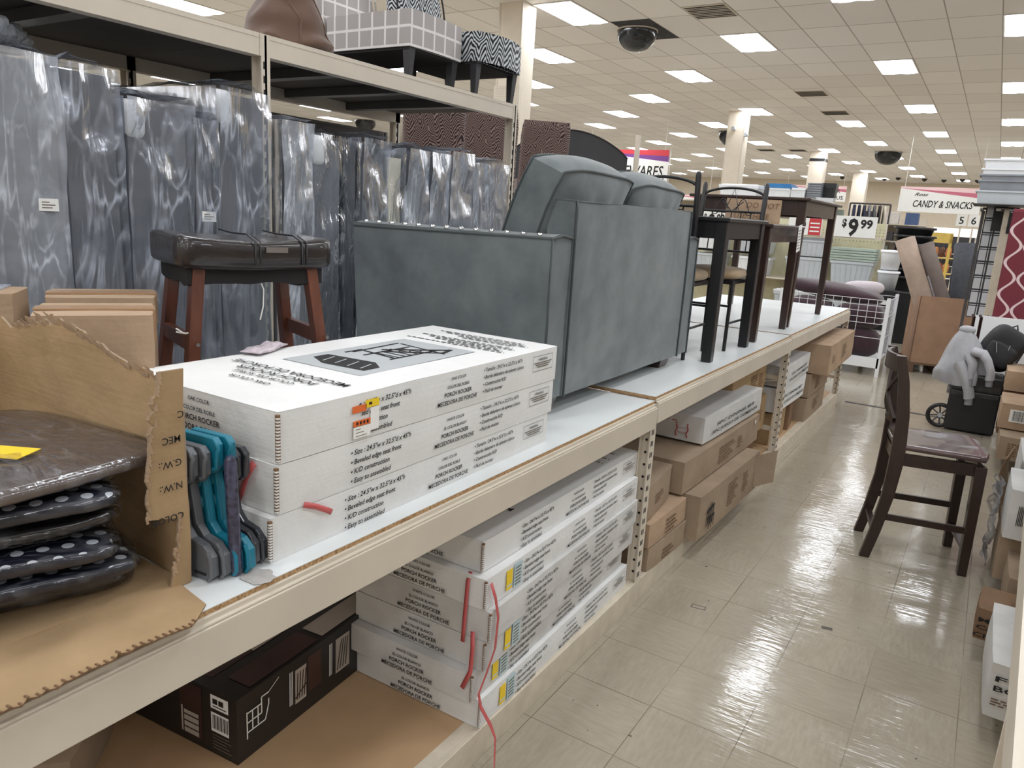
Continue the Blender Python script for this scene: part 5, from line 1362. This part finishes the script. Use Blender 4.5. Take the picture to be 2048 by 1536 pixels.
TANR = M('tan_rug_backing', (176, 156, 140), .95, bs=.4, bscale=180); GRYR = M('taupe_rug_backing', (122, 110, 104), .95, bs=.4, bscale=180); DKR = M('charcoal_rug', (80, 82, 88), .9, var=.15, vs=30)
rug('rolled_rug', 'tan rolled rug leaning left out of the brown bulk box', (-.36, 10.72, .14), (-.99, 10.64, 1.61), .115, TANR)
rug('rolled_rug', 'taupe rolled rug with a picture label beside the tan one', (-.14, 10.78, .14), (-.76, 10.72, 1.565), .092, GRYR, (-1.3, .55, .75))
rug('rolled_rug', 'charcoal rolled rug in film standing at the right of the bulk box', (-.25, 11.0, .14), (-.34, 11.02, 1.60), .12, DKR, (-1.7, .52, .74))
rug('rolled_rug', 'second charcoal rolled rug tucked right behind the first', (-.02, 11.32, .02), (-.12, 11.34, 1.52), .10, DKR)

# snack area in the distance
YELM = M('yellow_display_frame', (214, 184, 92), .5); SNK = [M('snack_%d' % 0, (176, 96, 60), .5, var=.3, vs=20), M('orange_snack_bags', (196, 128, 70), .5, var=.3, vs=20), M('brown_snack_bags', (96, 58, 44), .5, var=.3, vs=20), M('white_snack_bags', (226, 220, 212), .5), M('dark_bottles', (56, 48, 50), .3)]
t = thing('snack_rack', 'yellow framed snack display rack under the candy sign', 'rack', (-1.02, 17.0, 0), -.5)
for x in (-.28, .28): obj('post', G().box((x-.02, -.02, 0), (x+.02, .02, 1.72)), YELM, t)
obj('header', G().box((-.30, -.02, 1.55), (.30, .02, 1.74)), YELM, t)
for k in range(4): obj('shelf_board', G().box((-.28, 0, .35+.3*k), (.28, .40, .37+.3*k)), YELM, t)
root = None
bag = G().puff((-.055, -.03, 0), (.055, .03, .20), 3, 8, 6)
for k in range(4):
    for j in range(4):
        o = obj('snack_bag', bag, SNK[(k*2+j) % 3]) if root is None else root.copy()
        if root is not None:
            COL.objects.link(o)
            if (k*2+j) % 3: o.data = o.data.copy(); o.data.materials[0] = SNK[(k*2+j) % 3]
        else: root = o
        o.location = V((-1.02, 17.0, .372+.3*k))+Matrix.Rotation(-.5, 3, 'Z') @ V((-.20+.135*j, .12, 0))
        tag(o, 'crinkled snack bag on the yellow framed display rack', 'snack', 'snack bags on the yellow rack')
def cooler(label, x0, x1, y, z, lit=True):
    t = thing('drinks_cooler', label, 'cooler', (x0, y, 0)); X = x1-x0
    obj('cabinet', G().box((0, 0, 0), (X, .7, z-.25)), M('dark_cooler', (52, 50, 54), .4), t)
    obj('light_header', G().box((-.02, -.05, z-.25), (X+.02, .7, z)), emis('lit_cooler_header', (1, .97, .90, 1), 1.1), t)
    for k in range(3):
        obj('shelf_edge', G().box((.05, -.03, .4+.38*k), (X-.05, 0, .43+.38*k)), WHT, t)
    return t
cooler('drinks cooler with a glowing white header below the lane numbers', -1.75, -.62, 27, 1.95); cooler('small cooler right of the glowing header one', -.45, .3, 27.5, 1.75)
bt = G().lathe([(0, 0), (.035, 0), (.035, .16), (.014, .21), (.014, .25), (0, .25)], n=8); root = None
for k in range(2):
    for j in range(8):
        if root is None: root = o = obj('drink_bottle', bt, SNK[4])
        else: o = root.copy(); COL.objects.link(o)
        o.location = (-1.65+.13*j, 26.945, (1.195, .815)[k]); tag(o, 'bottle on the shelf edge of the glowing header cooler', 'bottle', 'bottles in the lit cooler')
for i, n_ in enumerate('56'):
    t = thing('lane_sign', ('white lane number five sign over the checkout', 'white lane number six sign over the checkout')[i], 'sign', (-.98+.30*i, 25.0, 2.0)); obj('panel', G().box((-.13, 0, 0), (.13, .02, .32)), WHT, t)
    obj('lettering', G().text(n_, .28, (0, -.004, .06), (1, 0, 0), (0, 0, 1), 0, .01, 0, 'C'), INK, t); obj('pole', G().cyl((0, .03, -2.0), (0, .03, .3), .02, n=8), MW, t)
gs = [('white wire snack shelving left of the yellow rack, front run', -3.0, -1.55, 20.5, 2.05), ('white product shelving behind the black tubs', -4.8, -3.2, 22, 1.95), ('cream shelving with boxed goods behind the pub table', -8.5, -5.2, 24, 2.1),
      ('far cream shelving beyond the loveseat', -13.5, -9.2, 22, 2.0), ('far cream shelving toward the left wall', -20, -14.4, 24, 2.0), ('low checkout counter run before the far wall', -6, 3.5, 31, 1.1), ('right hand far shelving behind the rugs', .6, 5, 20, 1.9), ('leftmost far shelving seen under the tall rack', -28, -21, 20, 2.0)]
for lb, a, b, y, z in gs: gondola(lb, a, b, y, z, .8, tuple(.3+.4*k for k in range(int((z-.3)/.4)+1)))
root = {}
cols = [(214, 208, 200), (150, 60, 60), (70, 90, 130), (200, 170, 90), (110, 120, 110), (60, 58, 62)]
GM = [M('goods_%s' % n_, c, .5, var=.1) for n_, c in zip(('white', 'red', 'blue', 'yellow', 'green', 'dark'), cols)]
for gi, (lb, a, b, y, z) in enumerate(gs[:5]+[gs[6]]):
    nsh = int((z-.3)/.4)+1
    for k in range(nsh):
        x = a+.2
        while x < b-.25:
            w_ = rnd.uniform(.18, .38); ci = rnd.randrange(6); hq = rnd.choice((.22, .28, .32))
            key = (ci, hq)
            if key not in root: root[key] = o = obj('boxed_goods', G().box((-.14, -.15, 0), (.14, .15, hq)), GM[ci], bev=.006)
            else: o = root[key].copy(); COL.objects.link(o)
            o.location = (x, y+.20, .3+.4*k+.001); tag(o, 'boxed goods standing on the '+' '.join(lb.split()[:7]), 'box', 'boxed goods on the '+lb[:40]); x += w_+.16
# clothes on a distant rail
t = thing('clothes_rail', 'chrome clothes rail with dark jackets behind the price sign', 'rail', (-2.65, 19.6, 0))
obj('bar', G().cyl((-.45, 0, 2.32), (.42, 0, 2.32), .02, n=8), MDK2, t); obj('post', G().cyl((-.45, 0, 0), (-.45, 0, 2.32), .02, n=8), MDK2, t); obj('post', G().cyl((.42, 0, 0), (.42, 0, 2.32), .02, n=8), MDK2, t)
CL = [(44, 50, 74), (40, 46, 68), (48, 52, 70), (120, 122, 128), (96, 96, 100), (50, 46, 46), (206, 198, 184)]
for k, c in enumerate(CL):
    g = G(); rows = []
    for i in range(9):
        v = i/8; w_ = (.05+.16*min(1, v*4))*(1+.05*math.sin(v*9+k)); rows.append([(.034*math.cos(a), w_*math.sin(a), -.7*v) for a in [2*PI*j/14 for j in range(14)]])
    g.grid(rows[::-1], close=True); g.tube([(0, 0, 0), (0, 0, .04), (.02, 0, .05)], .008, 5)
    tag(obj('jacket', g, M('jacket_cloth_%s' % ('a', 'b', 'c', 'd', 'e', 'f', 'g')[k], c, .9), loc=(-3.0+.11*k, 19.6, 2.28), rot=(0, 0, .25)), 'jacket on the distant rail, %s from the left, %s' % (('first', 'second', 'third', 'fourth', 'fifth', 'sixth', 'seventh')[k], ('navy', 'dark navy', 'blue grey', 'light grey', 'mid grey', 'near black', 'cream')[k]), 'clothing', 'clothes on the distant rail')

# ---------------------------------------------------------------- wheeled case with hoodie and backpack
def wheeled_case():
    t = thing('wheeled_tool_case', 'black wheeled case with a big spoked wheel and raised handle in the aisle', 'case', (.02, 7.62, 0), .02)
    obj('tub', G().box((-.16, -.14, .015), (.22, .16, .37)), BLACKP, t, bev=.012); obj('lid', G().box((-.17, -.15, .372), (.23, .17, .52)), BLACKP, t, bev=.02)
    g = G().tube([(.095*math.cos(a), 0, .095*math.sin(a)) for a in [2*PI*k/24 for k in range(25)]], .018, 8, cap=False)
    wl = obj('wheel', g, BLACKP, t, loc=(-.20, -.10, .114), rot=(0, 0, .12))
    for k in range(8): a = 2*PI*k/8; obj('spoke', G().bar((.018*math.cos(a), 0, .018*math.sin(a)), (.085*math.cos(a+.12), 0, .085*math.sin(a+.12)), .014, .010), M('grey_spoke', (70, 70, 72), .35) if 'grey_spoke' not in bpy.data.materials else bpy.data.materials['grey_spoke'], wl)
    obj('hub', G().cyl((0, -.014, 0), (0, .014, 0), .02, n=12), GREYP, wl)
    for x in (-.085, -.03): obj('handle_tube', G().tube([(x, .12, .5), (x, .12, .99), (x-.012, .05, 1.01)], .013, 8), PICW, t)
    g = G().shell((-.172, -.152, .33), (.232, .172, .44), (8, 8, 4), f=lambda p, n: p+n*(.004+wrinkle(p, 18, .004))); obj('film_wrap', g, PLAST3, t)
wheeled_case()
HOOD = M('heather_grey_fleece', (168, 168, 172), .95, sheen=.2, var=.06, vs=40)
def hoodie():
    t = thing('hoodie', 'light grey fleece hoodie draped over the wheeled case', 'clothing', (.0, 7.62, .52))
    g = G(); rows = []
    for i in range(30):
        v = i/29; z = .37-.47*v; r = []
        for k in range(48):
            a = 2*PI*k/48; rr = (.03+.17*min(1, v*1.25)**.7)*(1+(.05+.09*v)*math.sin(5*a+2.2*v)+.05*v*math.sin(11*a+1)+.10*noise.noise(V((math.cos(a)*1.5, math.sin(a)*1.5, v*3))))
            r.append((-.10+.03*v+rr*1.05*math.cos(a), -.02+rr*.85*math.sin(a), z+.012*math.sin(4*a+v*6)*v))
        rows.append(r)
    g.grid(rows[::-1], close=True); g.puff((-.16, -.07, .33), (-.03, .05, .40), 2.4, 14, 10)
    obj('body', g, HOOD, t)
    def sleeve(pts, r0, r1):
        g = G(); n_ = len(pts); g.tube([V(p)+V((.006*math.sin(i*2.3), 0, 0)) for i, p in enumerate(pts)], r0, 14, rs=[r0+(r1-r0)*i/(n_-1)+.006*math.sin(i*1.9) for i in range(n_)], sc=(1, .55)); a = obj('sleeve', g, HOOD, t)
        e = V(pts[-1]); g = G().tube([e+V((0, 0, .0)), e+V((.004, -.002, -.055))], r1*.85, 14, sc=(1, .6)); obj('cuff', g, M('grey_rib_cuff', (142, 142, 146), .95) if 'grey_rib_cuff' not in bpy.data.materials else bpy.data.materials['grey_rib_cuff'], a)
    sleeve([(-.10, -.17, .10), (-.06, -.185, .02), (-.02, -.19, -.06), (.0, -.19, -.14), (.015, -.19, -.20)], .085, .062)
    sleeve([(-.02, -.15, .20), (.05, -.17, .19), (.10, -.18, .14), (.13, -.185, .05), (.135, -.185, -.02)], .07, .055)
    sleeve([(-.05, -.165, .17), (-.01, -.19, .10), (.0, -.195, .02), (-.005, -.2, -.03)], .055, .045)
hoodie()
def backpack():
    t = thing('backpack', 'black backpack resting on top of the hoodie and case', 'bag', (.10, 7.70, .60), (0, .45, .1))
    g = G()
    def f(p):
        q = p.copy(); q += V((.012*noise.noise(p*8), .012*noise.noise(p*7+V((3, 0, 0))), .01*noise.noise(p*6))); return q
    CB = M('black_nylon', (38, 38, 40), .7, var=.2, bs=.15, bscale=60)
    g.puff((-.14, -.12, -.03), (.15, .12, .36), 4, 24, 18, f=f); obj('main_bag', g, CB, t)
    g = G().puff((-.11, -.165, .02), (.12, -.09, .22), 4, 18, 12, f=f); obj('front_pocket', g, CB, t)
    for a, b in (((-.08, -.17, .20), (-.03, -.172, .13)), ((.02, -.168, .23), (.03, -.17, .19))): obj('zip_pull', G().bar(a, b, .008, .004), GREYP, t)
    obj('strap', G().tube([(.10, .12, .33), (.18, .15, .24), (.20, .14, .08), (.15, .12, .0)], .02, 8, sc=(1, .35)), CB, t)
    obj('top_loop', G().tube([(-.03, .05, .35), (0, .06, .39), (.03, .05, .35)], .008, 6), CB, t)
backpack()

# ---------------------------------------------------------------- right hand side: rugs on display, bins, low rack
PLD = N('black_white_plaid'); _x = PLD.n('SeparateXYZ'); PLD.l(PLD.coord('Object'), _x.inputs[0])
def _ln(v, st, o_, wd): return PLD.math('GREATER_THAN', PLD.math('ABSOLUTE', PLD.math('SUBTRACT', PLD.math('FRACT', PLD.math('DIVIDE', PLD.math('ADD', v, o_), st)), .5)), .5-wd/st)
PLDM = PLD.bsdf(PLD.mix(PLD.math('MAXIMUM', PLD.math('MAXIMUM', _ln(_x.outputs[2], .145, 0, .008), _ln(_x.outputs[2], .145, .022, .005)), PLD.math('MAXIMUM', _ln(_x.outputs[0], .10, 0, .008), _ln(_x.outputs[0], .10, .022, .005))), lin((196, 198, 202)), lin((56, 58, 62))), .95)
RG = N('maroon_lattice'); _x = RG.n('SeparateXYZ'); RG.l(RG.coord('Object'), _x.inputs[0])
_u = RG.math('PINGPONG', _x.outputs[0], .13); _w = RG.math('SINE', RG.math('MULTIPLY', _x.outputs[2], 2*PI/.30))
_d = RG.math('ABSOLUTE', RG.math('SUBTRACT', _u, RG.math('ADD', RG.math('MULTIPLY', _w, .05), .065)))
RGM = RG.bsdf(RG.mix(RG.math('LESS_THAN', _d, .013), lin((112, 46, 56)), lin((214, 190, 190))), .95)
def hung_rug(label, x0, x1, y, z0, z1, m, th=.035, rz=0.):
    t = thing('display_rug', label, 'rug', (x0, y, z0), rz); X, Z = x1-x0, z1-z0
    g = G(); n_ = 10
    prof = [(0, 0), (0, Z-.03), (th*.3, Z-.008), (th, Z), (th*1.7, Z-.008), (th*2, Z-.03), (th*2, Z*.25)]
    rows = [[(X*i/n_, p[0], p[1]) for p in prof] for i in range(n_+1)]
    g.grid(rows[::-1], sm=False); o = obj('pile', g, m, t); s_ = o.modifiers.new('s', 'SOLIDIFY'); s_.thickness = .012
    obj('hanger', G().cyl((-.03, th, Z-.02), (X+.03, th, Z-.02), .012, n=8), MDK2, t)
    obj('hang_card', G().box((X*.30, -.010, Z-.24), (X*.86, -.004, Z+.01)), M('black_hang_card', (34, 34, 36), .5) if 'black_hang_card' not in bpy.data.materials else bpy.data.materials['black_hang_card'], t)
    obj('card_sticker', G().box((X*.38, -.013, Z-.04), (X*.70, -.0105, Z-.015)), WHT, t)
    return t
hung_rug('black and white plaid rug hanging left of the cream one', -.16, .06, 9.20, .86, 1.99, PLDM, rz=.06)
hung_rug('plain cream edged rug hanging between the plaid and the maroon one', -.0, .14, 8.90, .92, 1.97, M('cream_rug', (206, 196, 176), .95), rz=.06)
hung_rug('maroon rug with a pale lattice pattern at the right edge', .07, .75, 8.60, .94, 1.96, RGM, rz=.05)
t = thing('rug_stand', 'dark metal stand the display rugs hang on', 'rack', (0, 9.35, 0)); 
for x in (-.20, .80): obj('post', G().box((x, 0, 0), (x+.03, .03, 1.95)), MDK2, t)
obj('top_shelf', G().box((-.28, -.62, 1.995), (.9, .10, 2.0)), MDK2, t)
for k, x in enumerate((-.20, .81)): obj('arm', G().box((x, -.75, 1.93), (x+.02, .1, 1.95)), MDK2, t)
for i in range(5):
    m = (CLEARP, GREYT, GREYT, WHP, WHP)[i]; z0 = (2.001, 2.10, 2.155, 2.21, 2.29)[i]
    tote('round_bin', 'nested %s bin at the upper right edge, %s from the bottom' % (('clear', 'grey', 'dark grey', 'white', 'frosted white')[i], ('first', 'second', 'third', 'fourth', 'fifth')[i]), (.02, 9.05, z0), (.56-.01*i, .40, .13 if i < 4 else .14), m, group='tall stack of nested bins at the right edge', ribs=False, taper=.93)
t = thing('display_board', 'plain white board standing behind the wheeled case', 'board', (-.06, 8.30, 0), .08); obj('panel', G().box((0, 0, .22), (.80, .03, .96)), WHP, t)
for x in (.03, .74): obj('foot', G().box((x, -.05, 0), (x+.03, .08, .22)), WHP, t)

RT = .045; RX0 = .145-.045*1.175
def rx(y): return RX0+RT*y
t = thing('display_rack', 'cream low rack cut off by the right edge of the photo', 'rack', (RX0, 0, 0), -RT)
obj('front_beam', G().box((0, .6, .80), (.05, 8.05, .918)), MW, t); obj('deck_board', G().box((.02, .6, .905), (1.2, 8.05, .925)), MBOARD, t)
obj('base_deck', G().box((.14, .6, .08), (1.2, 8.05, .10)), MTAN, t); obj('kick_strip', G().box((.12, .6, 0), (.14, 8.05, .10)), MWD, t)
for y in (.62, 1.70, 5.60, 7.13): obj('upright', G().box((.01, y, .1), (.05, y+.03, .80)), MW, t)
carton('cardboard_carton', 'white carton printed FIVE BO with a torn edge under the right hand rack', (.390, 3.00, .105), (.34, .50, .195), .0, seed=61, m=MWBOX2, tape=False, prints=[('-y', .26, .70, .42, .14, ('FIVE', 3, .02)), ('-y', .22, .52, .34, .14, ('BOX', 3, .02)), ('-y', .05, .25, .3, .15, 'lines')])
carton('cardboard_carton', 'brown carton printed Mic Car Cha poking out under the right hand rack', (.335, 3.42, .105), (.30, .24, .13), -.05, seed=62, m=MCARDD, tape=False, prints=[('-y', .16, .60, .26, .20, ('Mic', 3, .02)), ('-y', .15, .36, .26, .20, ('Car', 3, .02)), ('-y', .13, .10, .26, .20, ('Cha', 3, .02)), ('z', .40, .15, .5, .12, 'label'), ('z', .35, .35, .5, .2, 'lines')])
carton('cardboard_carton', 'flat grey carton on edge behind the Mic Car Cha carton', (.36, 3.80, .105), (.16, .34, .16), .0, seed=63, m=MCARD3, tape=False)
carton('cardboard_carton', 'brown carton with a ripped corner and loose film under the right hand rack', (.42, 4.20, .105), (.36, .40, .24), .0, seed=64, m=MCARD3)
carton('cardboard_carton', 'white carton with a dark blue patch on the right hand rack pile', (.44, 4.10, .346), (.40, .40, .23), .0, seed=65, m=MWBOX2, prints=[('-y', .1, .3, .2, .4, 'bar')])
g = G(); sheet(g, lambda u, v: (.02*math.sin(v*6)+.05*u, .45*u, .47*v-.03*u), 6, 10, (.006, 0, 0)); tag(obj('cardboard_sheet', g, [MCARD3, MCARDD], loc=(.225, 4.45, .106)), 'tall loose cardboard sheet leaning in the pile by the counter chair leg', 'cardboard')
g = G(); rows = []
for i in range(15):
    v = i/14; rows.append([(.02+.03*noise.noise(V((v*5, j*.7, 1)))+.015*math.sin(v*14+j), -.15+.30*j/10, .02+.40*v) for j in range(11)])
g.grid(rows); tag(obj('loose_film', g, PLAST2, loc=(.185, 4.22, .1)), 'loose clear film hanging off the ripped carton on the right', 'film')
carton('cardboard_carton', 'long white carton lying midway along the right hand rack', (.52, 5.10, .105), (.40, .72, .38), .0, seed=66, m=MWBOX2, prints=[('-y', .1, .3, .2, .4, 'lines')])
carton('cardboard_carton', 'kraft carton with small print lying on the long white carton', (.54, 5.08, .49), (.38, .66, .20), .0, seed=67, m=MCARD3)
carton('cardboard_carton', 'lower labelled brown carton near the wheeled case on the right', (.44, 6.60, .105), (.38, .50, .17), .0, seed=68, m=MCARD3, prints=[('-y', .15, .2, .35, .6, 'lines')])
carton('cardboard_carton', 'labelled brown carton in the middle of the far right pile', (.43, 6.85, .285), (.40, .50, .19), .0, seed=69, m=MCARD, prints=[('-y', .15, .3, .3, .5, 'label'), ('-y', .2, .35, .25, .4, 'bar')])
carton('cardboard_carton', 'top brown carton of the far right pile beside the backpack', (.44, 7.45, .105+.37), (.40, .50, .16), .0, seed=70, m=MCARD, prints=[('-y', .5, .3, .3, .4, 'lines')])
carton('cardboard_carton', 'plain carton holding up the top brown one in the far right pile', (.44, 7.45, .105), (.38, .46, .36), .0, seed=71, m=MCARDD)

# residue marks on the floor tiles
RES = M('dark_residue', (96, 90, 84), .8, var=.3, vs=60)
tag(obj('tape_residue', G().box((-.022, -.012, 0), (.022, .012, .0006)), RES, loc=(-.335, 3.20, .0003), rot=(0, 0, .2)), 'small dark rectangular tape residue on the aisle floor', 'mark')
g = G()
for a, b in (((-.03, -.015), (.03, -.013)), ((.03, -.013), (.028, .015)), ((.028, .015), (-.03, .013)), ((-.03, .013), (-.03, -.015))): g.bar((a[0], a[1], .0003), (b[0], b[1], .0003), .004, .0005)
tag(obj('tape_residue', g, RES, loc=(-.84, 3.02, .0003), rot=(0, 0, .1)), 'faint rectangular outline of old tape on the floor nearer the cartons', 'mark')
